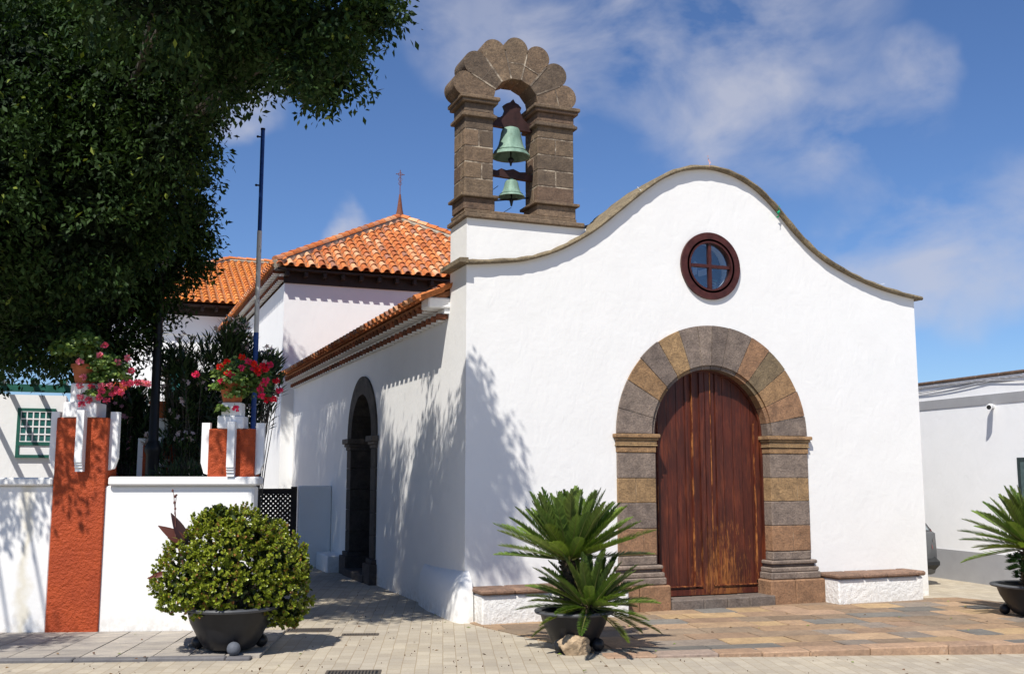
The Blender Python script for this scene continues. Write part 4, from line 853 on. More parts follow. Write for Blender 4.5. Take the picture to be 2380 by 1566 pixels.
for sx in (-1, 1):
    m = MB(); m.add([(sx*.755, -1.4, 1.06), (sx*.765, .7, 1.04), (sx*.60, .3, 1.38), (sx*.60, -1.3, 1.40)], [(0, 1, 2, 3)]); m.build('side_window', M['carglass'], car)
    m = MB(); m.add([(sx*.62, -1.99, .74), (sx*.86, -1.84, .72), (sx*.87, -1.62, .78), (sx*.80, -1.72, 1.06), (sx*.70, -1.90, 1.10), (sx*.60, -1.97, .95)], [(0, 1, 4, 5), (1, 2, 3, 4)]); tl = m.build('tail_light', M['taillight'], car)
    m = MB(); m.add([(sx*.66, -1.995, .86), (sx*.855, -1.865, .86), (sx*.85, -1.855, .93), (sx*.66, -1.985, .93)], [(0, 1, 2, 3)]); m.build('lens_strip', M['taillight_w'], tl)
    for yy in (-1.25, 1.25):
        m = MB(); m.lathe([(.19, -.10), (.29, -.10), (.315, -.07), (.315, .07), (.29, .10), (.19, .10)], (0, 0, 0), 28); m.v = [(sx*.76+z_, yy+x_, .315+y_) for x_, y_, z_ in m.v]; wh = m.build('wheel', M['black_rubber'], car, True)
        m = MB(); m.lathe([(.001, .07), (.06, .075), (.19, .05), (.19, -.05), (.001, -.05)], (0, 0, 0), 20); m.v = [(sx*(.76+z_), yy+x_, .315+y_) for x_, y_, z_ in m.v]; m.build('rim', m_plain('rim', (.4, .4, .42), .35, .8, bump=0), wh, True)
m = MB(); m.box(-.28, -2.07, .66, .28, -1.985, .80); m.build('plate_recess', M['bumper'], car)

# ================================================================== PLANTERS
def planter(loc, r, h, label, rot=0, feet=((-.28, -.30), (.28, -.28), (0, .34))):
    t = thing('planter', loc, label, 'planter', 'large black bowl planters on ball feet', rz=rot, local=True)
    m = MB(); z0 = .025
    m.lathe([(.001, z0), (r*.42, z0), (r*.50, z0+.02), (r*.62, z0+h*.25), (r*.78, z0+h*.6), (r*.86, z0+h*.9), (r*.84, z0+h*.9), (r*.74, z0+h*.6), (r*.5, z0+.06), (.001, z0+.05)], n=48)
    for k in (.35, .62): rr_ = r*(.50+.36*k)*1.035; m.lathe([(rr_-.01, z0+h*k-.02), (rr_+.004, z0+h*k-.012), (rr_+.006, z0+h*k+.012), (rr_, z0+h*k+.02)], n=48)
    m.build('bowl', M['plastic'], t, True, 50)
    m = MB(); m.lathe([(r*.84, z0+h*.86), (r*.98, z0+h*.885), (r*1.0, z0+h*.93), (r*.985, z0+h*.96), (r*.86, z0+h*.97), (r*.82, z0+h*.93)], n=48); m.build('rim', m_plain('worn rim plastic', (.07, .073, .08), .5, sc=8), t, True, 50)
    m = MB(); m.lathe([(.001, z0+h*.86), (r*.5, z0+h*.85), (r*.82, z0+h*.82)], n=32); m.build('soil', M['soil'], t)
    for (fx, fy) in feet: m = MB(); m.sphere((fx*r*1.9, fy*r*1.9, .075), .075, 20, 14); m.build('ball_foot', M['ball'] if fx == 0 else M['plastic'], t, True)
    return t
PL1 = Vector((-3.34, -1.50, .022)); PL2 = Vector((.43, -2.70, .0)); PL3 = Vector((7.72, -2.62, .0))
planter(tuple(PL1), .57, .50, 'black bowl planter of the clipped jade bush beside the orange pillar', feet=((.0, -.36), (.34, .1), (-.3, .22)))
planter(tuple(PL2), .47, .43, 'black bowl planter left of the church door with a beige rock at its foot', rot=R(-15), feet=((-.24, -.30), (.26, -.26), (0, .34)))
planter(tuple(PL3), .58, .44, 'black bowl planter at the right edge of the terrace with a thick trunked sago palm', rot=R(-20), feet=((-.0, -.36), (.34, .15), (-.3, .2)))

# sago palms -----------------------------------------------------------
def fronds(n, origin, ln, el_lo, el_hi, seed, az=None, droop=.9, cols=((.065, .13, .022), (.18, .27, .050)), bias=0, lw=.021):
    r_ = np.random.default_rng(seed); P, D, Nn, Ln, Wd, C = [], [], [], [], [], []; rach = MB()
    for i in range(n):
        a = i*2.39996+r_.uniform(-.2, .2) if az is None else az[i]; f = (i+.5)/n; el = R(el_lo+(el_hi-el_lo)*f**.8+r_.uniform(-6, 6)); l_ = ln*r_.uniform(.85, 1.08)*(1-.18*f)
        h_ = Vector((math.cos(a), math.sin(a), 0)); p = Vector(origin)+h_*.05; pts = []; e_ = el; m_ = 34
        for k in range(m_+1): pts.append(p.copy()); p += (h_*math.cos(e_)+Vector((0, 0, math.sin(e_))))*(l_/m_); e_ -= droop/m_*(1-.5*f)*(1.6*k/m_)
        rach.tube(pts[::3]+[pts[-1]], [.010-.0085*k/10 for k in range(len(pts[::3])+1)], 4, col=(.20, .20, .06))
        tw = r_.uniform(-.25, .25); yel = r_.uniform(0, 1)**3; base = np.array(cols[0])*(1-f*.3)+(np.array(cols[1])-np.array(cols[0]))*r_.uniform(0, 1)
        base = base*(1-.55*yel)+np.array((.20, .20, .03))*.55*yel*(.4+.6*(1-f))
        for k in range(2*m_):
            t = .12+.88*k/(2*m_); x = t*m_; i0 = min(int(x), m_-1); pp = pts[i0].lerp(pts[i0+1], x-i0); tg = (pts[i0+1]-pts[i0]).normalized(); sd_ = tg.cross(Vector((0, 0, 1)));
            if sd_.length < .05: sd_ = Vector((-h_.y, h_.x, 0))
            sd_.normalize(); up = sd_.cross(tg); q_ = Matrix.Rotation(tw, 3, tg); sd_ = q_@sd_; up = q_@up
            ll = l_*.165*math.sin(math.pi*(.10+.86*t))**.6*(1 if t < .9 else .75)
            for s_ in (-1, 1):
                d = (tg*.85+sd_*s_*.62+up*.36).normalized()+Vector(r_.normal(size=3)*.05); P.append(pp); D.append(d); Nn.append(up); Ln.append(ll*r_.uniform(.9, 1.08)); Wd.append(lw); C.append(base*r_.uniform(.8, 1.25))
    return rach, P, D, Nn, Ln, Wd, C
def sago(base, label, trunks, cat='palm'):
    t = thing('sago_palm', tuple(base), label, cat, 'sago palms in bowl planters')
    for (dx, dy, h, tr, n, ln, lo, hi, seed, dr) in trunks:
        m = MB(); c0 = Vector(base)+Vector((dx*.5, dy*.5, .35)); c1 = Vector(base)+Vector((dx, dy, h)); m.tube([c0, c0.lerp(c1, .33), c0.lerp(c1, .7), c1], [tr*.8, tr*1.1, tr*1.05, tr*.8], 14)
        nb = 90
        for k in range(nb):                                   # old leaf bases
            f = k/nb; a = k*2.4; pc = c0.lerp(c1, f); d = Vector((math.cos(a), math.sin(a), .5)); m.tube([pc+d*tr*.7, pc+d*tr*1.25], [.022, .010], 5)
        m.build('trunk', M['palm_trunk'], t, False)
        ra, P, D, Nn, Ln, Wd, C = fronds(n, c1, ln, lo, hi, seed, droop=dr)
        o = leaves('crown', M['leaf'], t, P, D, Nn, Ln, Wd, C, fold=.1, wpos=.35)
        ra.build('frond_stems', M['leaf'], o)
sago(PL2, 'two tiered sago palm in the bowl planter left of the church door', [(-.02, .08, 1.00, .11, 84, .98, 6, 86, 3, .10), (.12, -.16, .48, .09, 60, .80, -28, 80, 5, .35)])
sago(PL3, 'sago palm with a thick bare trunk in the rightmost bowl planter', [(.05, 0, .95, .17, 72, 1.04, -12, 82, 9, .25)])

# jade bush ------------------------------------------------------------
BS = .94
jb = thing('jade_bush', tuple(PL1+Vector((0, 0, .5))), 'large rounded jade plant bush with small fleshy yellow green leaves in a bowl', 'shrub')
blobs = [(-.05, 0, 1.08, .62, .58, .60), (-.42, -.05, .95, .46, .45, .46), (.42, 0, .98, .50, .48, .50), (.05, -.05, 1.34, .44, .42, .36), (-.18, 0, 1.50, .26, .25, .2), (-.48, -.1, .72, .42, .4, .32), (.50, -.1, .66, .44, .4, .42), (.62, -.1, .42, .22, .2, .20), (.33, .1, 1.28, .35, .35, .30), (0, -.25, .78, .55, .40, .34), (.75, 0, .88, .18, .25, .28)]
cl, cn = [], []
for (x, y, z, a, b, c) in blobs:
    x, y, z, a, b, c = x*BS, y*BS, .5+(z-.5)*BS-.02, a*BS, b*BS, c*BS
    nn_ = int(740*(a*b+b*c+a*c)/.9); d = rdir(nn_); d = d[d[:, 2] > -.75]; k = rng.uniform(.82, 1.04, (len(d), 1))*(1+.13*np.sin(d[:, :1]*7+x*9)*np.cos(d[:, 2:]*6+z*7)); cl.append(np.array([x, y, z])+d*np.array([a, b, c])*k); cn.append(d)
cl = np.concatenate(cl); cn = np.concatenate(cn)
keep = np.ones(len(cl), bool)
for (x, y, z, a, b, c) in blobs:
    x, y, z, a, b, c = x*BS, y*BS, .5+(z-.5)*BS-.02, a*BS, b*BS, c*BS; keep &= (((cl-np.array([x, y, z]))/np.array([a, b, c]))**2).sum(1) > .60
cl, cn = cl[keep], cn[keep]
P, D, Nn, C, Ln = [], [], [], [], []
for p, nrm_ in zip(cl, cn):
    ax = nrm_+np.array([0, 0, .55])+rng.normal(size=3)*.25; ax /= np.linalg.norm(ax); m_ = 12; tone = rng.uniform(); 
    base = np.array((.23, .28, .028))*(.6+.5*tone)+np.array((.05, .04, 0))*max(0, ax[2])*rng.uniform(.2, 1)  # clusters facing up are yellower and lighter, top light put into the colour
    for k in range(m_):
        q_ = rng.normal(size=3); q_ -= ax*q_.dot(ax); q_ /= np.linalg.norm(q_); f = k/m_; d = q_*(1-f*.6)+ax*(.25+f*1.1); P.append(p+ax*(f-.5)*.055); D.append(d); Nn.append(ax); Ln.append(rng.uniform(.034, .055)*(1-f*.25))
        c = base*rng.uniform(.75, 1.25); 
        if rng.uniform() < .07: c = np.array((.26, .12, .04))
        C.append(c)
P = np.array(P)+np.array(PL1)*[1, 1, 0]; Ln = np.array(Ln)
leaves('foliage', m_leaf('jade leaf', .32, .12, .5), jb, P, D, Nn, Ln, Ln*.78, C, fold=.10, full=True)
m = MB()
for k in range(26):
    a = random.uniform(0, 6.28); e_ = random.uniform(.35, 1.2); p0 = PL1+Vector((random.uniform(-.12, .12), random.uniform(-.12, .12), .44)); d = Vector((math.cos(a)*math.cos(e_), math.sin(a)*math.cos(e_), math.sin(e_)*1.1)); p1_ = p0+d*.35+Vector((0, 0, .05)); p2_ = p1_+d*.4+Vector((random.uniform(-.1, .1), random.uniform(-.1, .1), .02)); m.tube([p0, p1_.lerp(p0, .3), p2_.lerp(p0, .42)], [.035, .022, .012], 6)
m.build('branches', m_plain('jade stem', (.16, .13, .10), .8), jb, True)
# inner leaves, shade put into their dark colour, to fill the heart of the bush
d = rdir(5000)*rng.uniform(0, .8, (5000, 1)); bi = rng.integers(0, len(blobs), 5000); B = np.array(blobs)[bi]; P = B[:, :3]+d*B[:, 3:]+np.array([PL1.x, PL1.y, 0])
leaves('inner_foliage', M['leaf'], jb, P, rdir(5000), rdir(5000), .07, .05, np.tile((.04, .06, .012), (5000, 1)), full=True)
# canna
cn_ = thing('canna_plant', tuple(PL1+Vector((-.45, 0, .45))), 'purple leaved canna with a bare seed stalk poking out of the jade bush bowl', 'plant')
def blade(m, p0, d, up, ln, wd, col, cur=.2):
    d = Vector(d).normalized(); up = Vector(up); s_ = d.cross(up).normalized(); u_ = s_.cross(d); n = 9; vs = []
    for i in range(n+1):
        t = i/n; c = Vector(p0)+d*ln*t-u_*cur*t*t*ln; w_ = wd*math.sin(math.pi*(t**.7)*.97+.03)*.5; vs += [c+s_*w_+u_*w_*.4, c, c-s_*w_+u_*w_*.4]
    m.add(vs, [(i*3+k, i*3+k+1, i*3+k+4, i*3+k+3) for i in range(n) for k in (0, 1)], col)
YC = PL1.y-.1
m = MB()
for (a, b, wd, col, cur) in (((435, 1268), (400, 1195), .13, (.045, .018, .018), .05), ((432, 1262), (372, 1222), .13, (.10, .03, .02), .10), ((425, 1262), (390, 1250), .07, (.25, .22, .04), -.1), ((392, 1330), (344, 1340), .06, (.13, .03, .02), .4)):
    A_, B_ = at(*a, YC), at(*b, YC); m = MB(); blade(m, A_, B_-A_, (0, -1, .3), (B_-A_).length*1.05, wd, col, cur); m.build('leaf', M['leaf'], cn_, True, 80)
pass
m = MB(); A_, B_ = at(408, 1250, YC), at(403, 1140, YC); m.tube([A_+Vector((.1, 0, -.3)), A_, A_.lerp(B_, .5)+Vector((.01, 0, 0)), B_], [.012, .009, .006, .003], 6)
for f in (.62, .75, .88, 1.0): m.sphere(A_.lerp(B_, f)+Vector((random.uniform(-.02, .02), 0, 0)), .012, 8, 6, sc=(1, 1, 1.6))
C_ = at(410, 1150, YC); m.tube([A_.lerp(B_, .5), C_], .004, 5); m.sphere(C_, .012, 8, 6); m.build('seed_stalk', m_plain('canna stalk', (.12, .05, .04), .7), cn_, True)
# small succulents in the right bowl
su = thing('succulent_plant', tuple(PL3+Vector((-.3, 0, .5))), 'dark green rosette succulents beside the sago trunk in the rightmost bowl', 'plant')
P, D, Nn, C = [], [], [], []
for _ in range(26):
    c = np.array(PL3)+np.array([rng.uniform(-.42, -.14), rng.uniform(-.25, .15), rng.uniform(.50, .85)])
    for k in range(16): a = k*2.4; e_ = .2+k*.07; P.append(c); D.append((math.cos(a)*math.cos(e_), math.sin(a)*math.cos(e_), math.sin(e_))); Nn.append((0, 0, 1)); C.append(np.array((.03, .07, .02))*rng.uniform(.7, 1.5))
leaves('rosettes', M['leaf'], su, P, D, Nn, .08, .03, C, full=True)

# rocks ----------------------------------------------------------------
def rock(loc, sc, seed, mat, label, name='rock'):
    r_ = random.Random(seed); m = MB(); m.sphere((0, 0, 0), 1, 18, 12)
    pl = [(Vector((r_.uniform(-1, 1), r_.uniform(-1, 1), r_.uniform(-1, 1))).normalized(), r_.uniform(.45, .8)) for _ in range(16)]
    vs = []
    for v_ in m.v:
        v_ = Vector(v_)
        for n_, d_ in pl:
            k = v_.dot(n_)
            if k > d_: v_ = v_-n_*(k-d_)
        v_ += Vector((r_.uniform(-1, 1), r_.uniform(-1, 1), r_.uniform(-1, 1)))*.04; vs.append((loc[0]+v_.x*sc[0], loc[1]+v_.y*sc[1], loc[2]+v_.z*sc[2]))
    m.v = vs; return tag(m.build(name, mat), label, 'rock')
g = gr(1335, 1518); rock((g.x, g.y, .10), (.26, .16, .16), 4, M['rock'], 'jagged beige rock propped against the planter left of the church door')
g = gr(452, 1508); rock((g.x, g.y+.1, .06), (.16, .16, .10), 8, M['rock_grey'], 'flat grey stone lying beside the jade bush planter')

# grates ---------------------------------------------------------------
def grate(px0, px1, pyc, dep, label):
    a, b = gr(px0, pyc), gr(px1, pyc); c = (a+b)/2; wd = (b-a).length/2
    t = thing('drain_grate', (c.x, c.y, 0), label, 'grate', 'iron drain grates in the paving', rz=WA, local=True); z0 = -.008
    m = MB(); m.prism([(-wd, -dep), (wd, -dep), (wd, dep), (-wd, dep)], z0-.004, z0+.004, holes=[[(-wd+.03, -dep+.03), (wd-.03, -dep+.03), (wd-.03, dep-.03), (-wd+.03, dep-.03)]], mp=lambda a_, b_, y: (a_, b_, y)); m.build('frame', m_plain('worn iron', (.09, .075, .06), .7), t)
    m = MB(); x = -wd+.05
    while x < wd-.04: m.box(x, -dep+.03, z0-.003, x+.014, dep-.03, z0+.002); x += .034
    m.build('bars', m_plain('worn iron bars', (.12, .10, .08), .7), t)
    m = MB(); m.box(-wd+.03, -dep+.03, z0-.0035, wd-.03, dep-.03, z0-.0032); m.build('pit', M['iron'], t)  # flat black sheet standing in for the darkness of the drain pit
grate(665, 772, 1462, .16, 'wider drain grate in the shade line behind the jade bush')
grate(795, 880, 1472, .08, 'narrow drain grate in the sunlit paving between bush and church corner')
grate(757, 885, 1560, .13, 'drain grate at the bottom edge of the picture in the sunlit paving')

# ================================================================== RIBBONS ON COPING
def ribbon(pts, wd, col, label, Y=-.1):
    P_ = [at(*p, Y) for p in pts]; m = MB(); vs = []
    for i, p in enumerate(P_): k = 1-.6*i/len(P_); a = i*1.1; o2 = Vector((math.cos(a), math.sin(a)*.8, .15))*wd*k*.5; vs += [p+o2, p-o2]
    m.add(vs, [(2*i, 2*i+1, 2*i+3, 2*i+2) for i in range(len(P_)-1)], col); tag(m.build('ribbon', M['petal'], None, True), label, 'ribbon', 'torn ribbons tied along the gable coping')
ribbon([(1651, 390), (1649, 384), (1650, 378), (1647, 372), (1646, 366), (1645, 362)], .045, (.75, .45, .48), 'torn pink and white ribbon standing at the top of the curved gable')
ribbon([(1806, 506), (1811, 500), (1808, 494), (1813, 489), (1808, 484), (1813, 478)], .06, (.0, .36, .18), 'twisted green ribbon caught on the right slope of the curved gable')
ribbon([(1490, 443), (1486, 440), (1484, 438), (1482, 434)], .03, (.8, .8, .82), 'small white ribbon on the left slope of the curved gable')
ribbon([(2030, 658), (2040, 660), (2048, 660), (2056, 659)], .03, (.8, .8, .82), 'small white ribbon near the right end of the curved gable')

# ================================================================== FLOWER POTS
def geranium(top, lbl, blobs, fl, fcol, seed, big=1.0, hang=()):
    r_ = np.random.default_rng(seed); t = thing('flower_pot', tuple(top), lbl, 'flower pot', 'terracotta geranium pots on pillars'); c = tuple(top)
    m = MB(); m.lathe([(.001, 0), (.11, 0), (.125, .03), (.165, .21), (.185, .22), (.185, .26), (.165, .26), (.15, .22)], c, 28); m.build('pot', M['terracotta'], t, True, 40)
    P, D, Nn, C = [], [], [], []
    for (p, rad, n) in blobs:
        d = rdir(n) ; d[:, 2] = np.abs(d[:, 2])*.9-.25; q_ = np.array(p)+d*rad*r_.uniform(.35, 1.05, (n, 1)); nv = d*.7+np.array([0, -.35, .8])+r_.normal(size=(n, 3))*.35
        P.append(q_); D.append(np.cross(nv, r_.normal(size=(n, 3)))); Nn.append(nv); C.append(lerpc((.045, .10, .015), (.23, .32, .07), r_.uniform(0, 1, n)**1.3))
    P, D, Nn, C = map(np.concatenate, (P, D, Nn, C)); sz = r_.uniform(.045, .075, len(P))*big
    leaves('foliage', M['leaf'], t, P, D, Nn, sz, sz*1.0, C, fold=.06, full=True)
    st_ = MB()
    for f in fl:
        P, D, Nn, C = [], [], [], []; f = np.array(f); n = 30; d = rdir(n); d[:, 2] = d[:, 2]*.8+.1
        P.append(f+d*.012); D.append(d+r_.normal(size=(n, 3))*.3); Nn.append(rdir(n)); k = r_.uniform(.75, 1.2, (n, 1)); C.append(np.array(fcol[r_.integers(0, len(fcol))])*k)
        st_.tube([f, f+(np.array(c)-f)*.35+np.array([0, 0, .04])], .004, 4, col=(.10, .16, .04))
        leaves('flower_head', M['petal'], t, *map(np.concatenate, (P, D, Nn)), .046, .034, np.clip(np.concatenate(C), 0, 1), full=True, fold=.1)
    st_.build('stems', M['leaf'], t)
Yp1, Yp2 = top1.y, top2.y
def pp_(px, py, Y, dy=0): v_ = at(px, py, Y+dy); return (v_.x, v_.y, v_.z)
g1b = [(pp_(150, 812, Yp1, -.18), .20, 360), (pp_(195, 795, Yp1, -.15), .2, 300), (pp_(270, 870, Yp1, -.18), .2, 240), (pp_(175, 815, Yp1, -.02), .27, 620), (pp_(250, 850, Yp1, -.16), .24, 380), (pp_(145, 815, Yp1, .0), .15, 160), (pp_(232, 840, Yp1, -.1), .22, 300), (pp_(215, 800, Yp1, 0), .17, 200), (pp_(225, 880, Yp1, -.2), .15, 170), (pp_(260, 855, Yp1, -.1), .17, 170), (pp_(215, 915, Yp1, -.22), .11, 80), (pp_(285, 880, Yp1, -.1), .10, 60), (pp_(248, 915, Yp1, -.15), .10, 60)]
g1f = [pp_(x, y, Yp1, -.24-.1*random.random()) for x, y in [(243, 803), (232, 826), (297, 832), (186, 840), (273, 842), (305, 862), (193, 877), (186, 896), (212, 899), (254, 896), (290, 890), (303, 891), (318, 889), (330, 889), (343, 892), (236, 896), (262, 914), (280, 912), (186, 922), (206, 930), (190, 940), (230, 924), (247, 930), (236, 908), (273, 905)]]
geranium(top1, 'terracotta pot of trailing pink geraniums on the tall orange pillar', g1b, g1f, [(.75, .12, .22), (.70, .10, .20), (.80, .25, .35)], 21)
g2b = [(pp_(530, 862, Yp2, -.15), .18, 240), (pp_(560, 862, Yp2, 0), .30, 620), (pp_(545, 885, Yp2, -.22), .22, 320), (pp_(600, 890, Yp2, -.1), .2, 250), (pp_(525, 870, Yp2, -.05), .20, 240), (pp_(600, 870, Yp2, 0), .20, 240), (pp_(510, 900, Yp2, -.1), .13, 120), (pp_(555, 915, Yp2, -.22), .18, 160), (pp_(600, 905, Yp2, -.05), .15, 130), (pp_(515, 950, Yp2, -.15), .09, 60), (pp_(620, 925, Yp2, 0), .08, 40)]
g2f = [pp_(x, y, Yp2, -.26-.1*random.random()) for x, y in [(511, 853), (527, 842), (529, 867), (538, 872), (515, 885), (563, 830), (562, 855), (577, 840), (592, 846), (598, 860), (610, 850), (617, 858), (590, 855), (600, 866), (618, 884), (612, 892), (642, 886), (605, 905), (608, 920), (622, 930), (650, 907), (627, 848), (548, 950), (455, 870), (636, 928)]]
geranium(top2, 'terracotta pot of bright red geraniums on the short orange pillar', g2b, g2f, [(.70, .02, .05), (.75, .03, .02), (.70, .04, .14)], 22, .85)
g3b = [(pp_(385, 985, top3.y, 0), .13, 120), (tuple(top3+Vector((0, 0, .35))), .16, 120)]
geranium(top3, 'small shaded terracotta pot behind the black lamp post', g3b, [], [(.7, .1, .1)], 23) if False else None
t3 = thing('flower_pot', tuple(top3), 'shaded brown flower pot on the pillar behind the black lamp post', 'flower pot', 'terracotta geranium pots on pillars')
m = MB(); m.lathe([(.001, 0), (.12, 0), (.17, .22), (.19, .23), (.19, .27), (.16, .27), (.14, .22)], tuple(top3), 24); m.build('pot', M['terracotta'], t3, True, 40)
d = rdir(120); leaves('foliage', M['leaf'], t3, np.array(top3)+np.array([0, 0, .33])+d*.15, d, rdir(120), .07, .05, np.tile((.06, .10, .02), (120, 1)), full=True)

# ================================================================== OLEANDER + GARDEN SHRUBS
def oleander(base, label, ell, nst, nleaf, flowers, seed, cat='shrub', fcol=(.62, .50, .54), lens=.20):
    r_ = np.random.default_rng(seed); t = thing('oleander', tuple(base), label, cat, 'oleander shrubs behind the garden wall'); st_ = MB(); P, D, Nn, C, T = [], [], [], [], []
    for i in range(nst):
        (ex, ey, ez_, ax_, ay_, az_) = ell[i % len(ell)]; dd_ = rdir(1)[0]; dd_[2] = abs(dd_[2])*.95 if r_.uniform() < .75 else dd_[2]; dd_[1] = dd_[1]; k = r_.uniform(.55, 1.14)
        tip = np.array([ex, ey, ez_])+dd_*np.array([ax_, ay_, az_])*k; b0 = np.array(base)+np.array([r_.uniform(-.15, .15), r_.uniform(-.15, .15), 0]); b0[0] += (ex-base[0])*.6
        mid = b0*.4+tip*.6; mid[:2] = b0[:2]*.5+tip[:2]*.5; mid[2] = tip[2]*.6; st_.tube([b0, mid, tip], [.018, .010, .004], 4)
        d0 = tip-mid; d0 /= np.linalg.norm(d0); T.append(tip); m_ = nleaf
        for k2 in range(m_):
            f = k2/m_; p = tip-d0*(1-f)*.34+r_.normal(size=3)*.008; q_ = r_.normal(size=3); q_ -= d0*q_.dot(d0); q_ /= np.linalg.norm(q_); P.append(p); D.append(q_*(1.15-.45*f)+d0*(.45+.5*f)+np.array([0, 0, .15])); Nn.append(d0+q_*-.2); C.append(np.array((.042, .072, .028))*r_.uniform(.6, 1.7))
    st_.build('stems', M['bark'], t); ln = r_.uniform(.75, 1.25, len(P))*lens; leaves('foliage', M['leaf'], t, P, D, Nn, ln, ln*.17, C, fold=.1)
    idx = r_.choice(len(T), min(flowers, len(T)), False); P, D, Nn, C = [], [], [], []
    for i in sorted(idx, key=lambda i: -T[i][2]):
        for _ in range(4):
            c = T[i]+r_.normal(size=3)*.045+[0, 0, .04]; n0 = rdir(1)[0]; a0 = np.cross(n0, [0, 0, 1.]); a0 /= np.linalg.norm(a0)+1e-6; b0 = np.cross(n0, a0)
            for k2 in range(5): a = k2*1.2566; P.append(c); D.append(a0*math.cos(a)+b0*math.sin(a)+n0*.3); Nn.append(n0); C.append(np.array(fcol)*r_.uniform(.85, 1.15))
    leaves('flowers', M['petal'], t, P, D, Nn, .046, .034, C, full=True)
def E(px, py, Y, rx, rz_, ry=.5):
    v_ = at(px, py, Y); return (v_.x, v_.y, v_.z, rx, ry, rz_)
YO = 3.4; b_ = at(500, 1000, YO)
oleander((b_.x, YO, 0), 'tall dark oleander bush with pale flowers between the lamp post and the short pillar', [E(505, 860, YO, .72, .65), E(440, 900, YO, .45, .6), E(520, 820, YO, .35, .42), E(580, 860, YO, .42, .5), E(470, 980, YO, .65, .55), E(560, 960, YO, .5, .5), E(420, 1040, YO, .5, .4), E(620, 900, YO, .28, .35), E(430, 960, YO, .4, .6), E(410, 840, YO, .28, .3), E(545, 775, YO, .22, .25), E(620, 850, YO, .2, .25)], 330, 20, 120, 31)
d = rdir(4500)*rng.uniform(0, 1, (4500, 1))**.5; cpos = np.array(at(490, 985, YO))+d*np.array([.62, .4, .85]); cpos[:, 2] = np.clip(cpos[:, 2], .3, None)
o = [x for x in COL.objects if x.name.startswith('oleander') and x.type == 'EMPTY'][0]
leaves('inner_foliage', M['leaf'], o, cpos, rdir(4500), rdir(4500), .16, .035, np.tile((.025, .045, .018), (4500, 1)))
b_ = at(290, 1050, 4.6)
oleander((b_.x, 4.6, 0), 'lower oleander with pinkish flowers behind the tall orange pillar', [E(265, 960, 4.6, .45, .35), E(300, 1000, 4.6, .45, .45), E(275, 1060, 4.6, .55, .4), E(330, 1040, 4.6, .4, .4), E(310, 950, 4.6, .3, .35)], 300, 22, 45, 33, fcol=(.60, .30, .42))
b_ = at(425, 1075, 2.2); t = thing('garden_shrub', (b_.x, 2.2, 0), 'dark low shrub just behind the garden wall coping', 'shrub')
n = 5000; d = rdir(n)*rng.uniform(.3, 1, (n, 1)); cpos = np.array([b_.x, 2.2, 1.35])+d*np.array([.75, .4, .82]); leaves('foliage', M['leaf'], t, cpos, d+rdir(n)*.6, rdir(n), .13, .03, lerpc((.02, .035, .015), (.05, .09, .03), rng.uniform(0, 1, n)))
m = MB()
for k in range(9): a = random.uniform(0, 6.3); m.tube([(b_.x, 2.2, 0), (b_.x+math.cos(a)*.3, 2.2+math.sin(a)*.2, .9), (b_.x+math.cos(a)*.5, 2.2+math.sin(a)*.3, 1.7)], [.03, .015, .006], 5)
m.build('stems', M['bark'], t)

# ================================================================== BIG TREE
tx = at(230, 1000, 4.2).x; TB = Vector((tx, 4.2, 0))
tree = thing('laurel_tree', tuple(TB), 'huge dark laurel fig tree whose dense crown fills the upper left', 'tree')
BL = []   # crown clumps: centre, radius
def bl(px, py, Y, r): v_ = at(px, py, Y); BL.append((v_.x, v_.y, v_.z, r, r, r))
for a in [(200, 60, 4.8, 2.49), (395, 100, 2.4, 1.06), (60, 260, 1.6, 1.82), (300, 260, 0.8, 1.1), (385, 330, -0.0, 0.61), (150, 480, 1.0, 1.35), (330, 450, 1.2, 0.87), (385, 560, 3.6, 0.74), (300, 620, 4.0, 1.01), (100, 650, 4.8, 1.41), (385, 610, 3.2, 0.52), (-60, 500, 2.4, 1.49), (-80, 750, 5.2, 1.07), (215, 730, 3.2, 0.9), (272, 815, 3.2, 0.46), (90, 770, 1.2, 0.54), (190, 810, 3.2, 0.5), (20, 790, 3.2, 0.32), (470, 40, -0.0, 0.83), (540, 100, 2.8, 0.66), (480, 150, 1.2, 0.55), (430, 220, 3.2, 0.58), (450, 480, 3.2, 0.18), (430, 290, 3.2, 0.44), (410, 420, 3.2, 0.5), (445, 540, 3.2, 0.31), (430, 600, 3.2, 0.27), (345, 680, 3.2, 0.41), (600, 20, -1.6, 0.63), (600, 120, -0.8, 0.35), (660, 90, -2.4, 0.41), (700, 160, -2.8, 0.24), (745, 60, -2.8, 0.4), (760, 150, -2.0, 0.27), (800, 190, -2.0, 0.17), (745, 205, -0.8, 0.17), (690, 190, -0.4, 0.19), (565, 160, -0.8, 0.22), (520, 190, -2.0, 0.19), (820, 30, -2.8, 0.28), (860, 50, -2.4, 0.2), (895, 20, -2.8, 0.15), (820, 120, -0.4, 0.16), (650, 0, -2.0, 0.46)]: bl(*a)
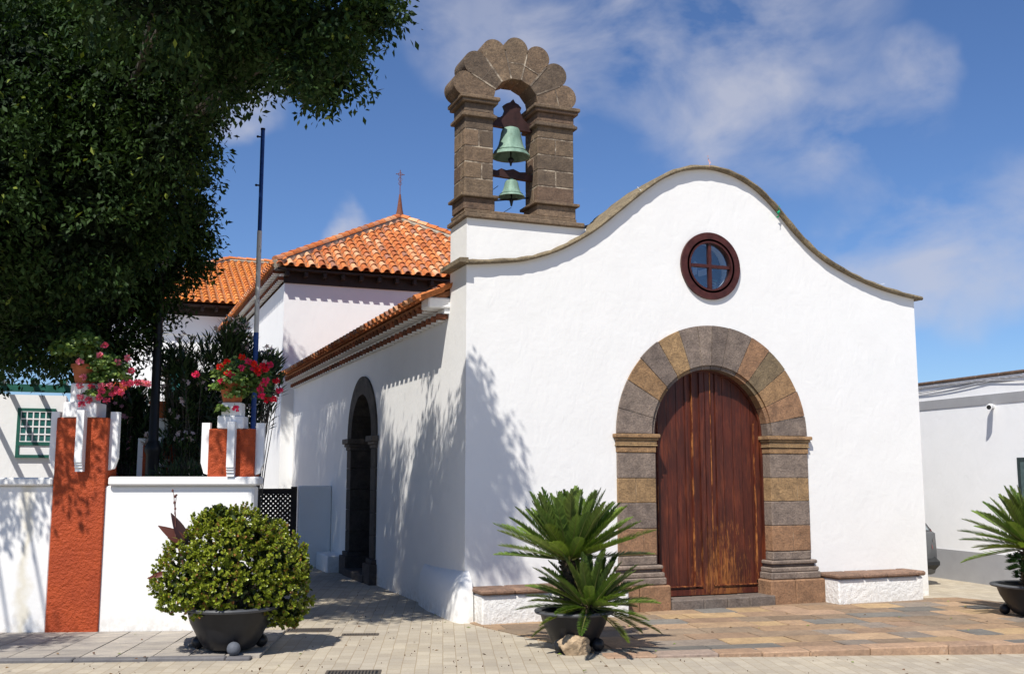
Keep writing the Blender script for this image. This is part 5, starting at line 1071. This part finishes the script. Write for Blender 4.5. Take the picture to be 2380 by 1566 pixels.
# the rest of the crown, above and beyond the frame, clumps laid out to shade the church corner and the passage
for (x, y, z, r) in [(-9.46, 1.77, 5.94, 1.7), (-4.53, 7.44, 10.99, 1.7), (-9.44, 4.72, 6.56, 1.7), (-9.49, 0.07, 5.15, 1.3), (-7.13, 0.46, 5.74, 1.7), (-3.02, 2.9, 9.92, 1.3), (-4.14, 10.27, 12.41, 0.65), (-5.24, -0.57, 11.99, 0.45), (-8.71, -3.3, 6.26, 0.45), (-4.39, 0.67, 11.29, 0.45), (-4.39, -2.45, 7.87, 1.3), (-9.43, -3.58, 6.36, 0.45), (-3.62, 0.58, 8.73, 0.45), (-3.82, -3.59, 8.04, 0.45), (-3.78, -4.18, 9.53, 0.45)]: BL.append((x, y, z, r, r, r))
BLa = np.array(BL); P, D, Nn, C, Ln = [], [], [], [], []
CP = []
for (x, y, z, a, b, c) in BL:
    nc = int(24*4*a*a+12); d = rdir(nc); k = rng.uniform(.72, 1.04, (nc, 1)); q_ = np.array([x, y, z])+d*a*k; CP.append(np.concatenate([q_, d], 1))
CP = np.concatenate(CP); keep = np.ones(len(CP), bool)
for (x, y, z, a, b, c) in BL: keep &= ((CP[:, :3]-[x, y, z])**2).sum(1) > (.62*a)**2
CP = CP[keep]
near = CP[:, 1] < 9
nl_ = 44
cc_ = np.repeat(CP, nl_, axis=0); n = len(cc_); axd = cc_[:, 3:]*1.0+[0, 0, -.30]; off = rng.normal(size=(n, 3))*.095; off += axd*rng.uniform(-.14, .22, (n, 1))
P = cc_[:, :3]+off; D = axd*.6+rng.normal(size=(n, 3))*.75+[0, 0, -.25]; Nn = np.array([0, 0, 1.])+rng.normal(size=(n, 3))*.55
tone = np.repeat(rng.uniform(0, 1, len(CP)), nl_); C = lerpc((.007, .018, .005), (.032, .064, .014), np.clip(tone*.7+rng.uniform(0, .5, n), 0, 1))
yl = rng.uniform(size=n) < .012; C[yl] = (.16, .20, .03)
fl = rng.uniform(.07, .125, n)
leaves('crown', M['leaf_dark'], tree, P, D, Nn, fl, fl*.46, C, fold=.12)
print('crown leaves', n)
# inner foliage: dark leaves added to block light inside the crown
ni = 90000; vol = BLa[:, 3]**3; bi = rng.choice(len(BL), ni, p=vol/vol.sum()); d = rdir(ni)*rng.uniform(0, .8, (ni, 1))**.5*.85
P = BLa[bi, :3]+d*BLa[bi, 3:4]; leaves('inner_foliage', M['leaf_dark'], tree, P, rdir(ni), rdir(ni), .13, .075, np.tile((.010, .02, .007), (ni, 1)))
m = MB(); m.tube([TB, TB+Vector((.05, .05, 1.2)), TB+Vector((-.1, 0, 2.6)), TB+Vector((-.15, -.1, 4.2))], [.42, .34, .30, .26], 16); m.build('trunk', M['bark'], tree, True)
lm = MB(); fk = TB+Vector((-.3, .3, 5.6)); lm.tube([TB+Vector((-.15, -.1, 4.1)), fk], [.26, .2], 12)
for (x, y, z, a, b, c) in BL:
    if a < .3: continue
    e_ = Vector((x, y, z)); mid = fk.lerp(e_, .5)+Vector((random.uniform(-.3, .3), random.uniform(-.3, .3), .4)); lm.tube([fk, fk.lerp(mid, .5)+Vector((0, 0, .3)), mid, e_], [.10, .07, .045, .012], 6)
lm.build('limbs', M['bark'], tree, True)

# ================================================================== LITTER
m = MB()
for k in range(420):
    x, y = random.uniform(-5, 3.2), random.uniform(-5, 4)
    if x > -.3 and y > -.5: continue
    z = ground_z(x, y)+.004; s_ = random.uniform(.007, .013); m.sphere((x, y, z+.003), s_*.62, 5, 4, jit((.10, .05, .02), .4))
tag(m.build('fallen_fruit', M['leaf']), 'tiny brown fig fruits scattered over the paving', 'litter', kind='stuff')
P = []; C = []
for k in range(150):
    x, y = random.uniform(-6.5, 8), random.uniform(-5.2, 1.2); z = max(ground_z(x, y), .0 if x > .3 and y > -3.3 else -1)
    if x < -2.6 and y > -2.2: z = .024
    P.append((x, y, z+.006)); C.append(random.choice([(.16, .07, .03), (.22, .12, .04), (.10, .05, .03), (.20, .28, .04)]))
n = len(P); D = rdir(n); D[:, 2] *= .15; leaves('fallen_leaves', M['leaf'], None, P, D, np.array([0, 0, 1.])+rng.normal(size=(n, 3))*.2, rng.uniform(.03, .08, n), .03, C, fold=.25)
tag(COL.objects['fallen_leaves'], 'dry brown and green leaves scattered over the paving', 'litter', kind='stuff')
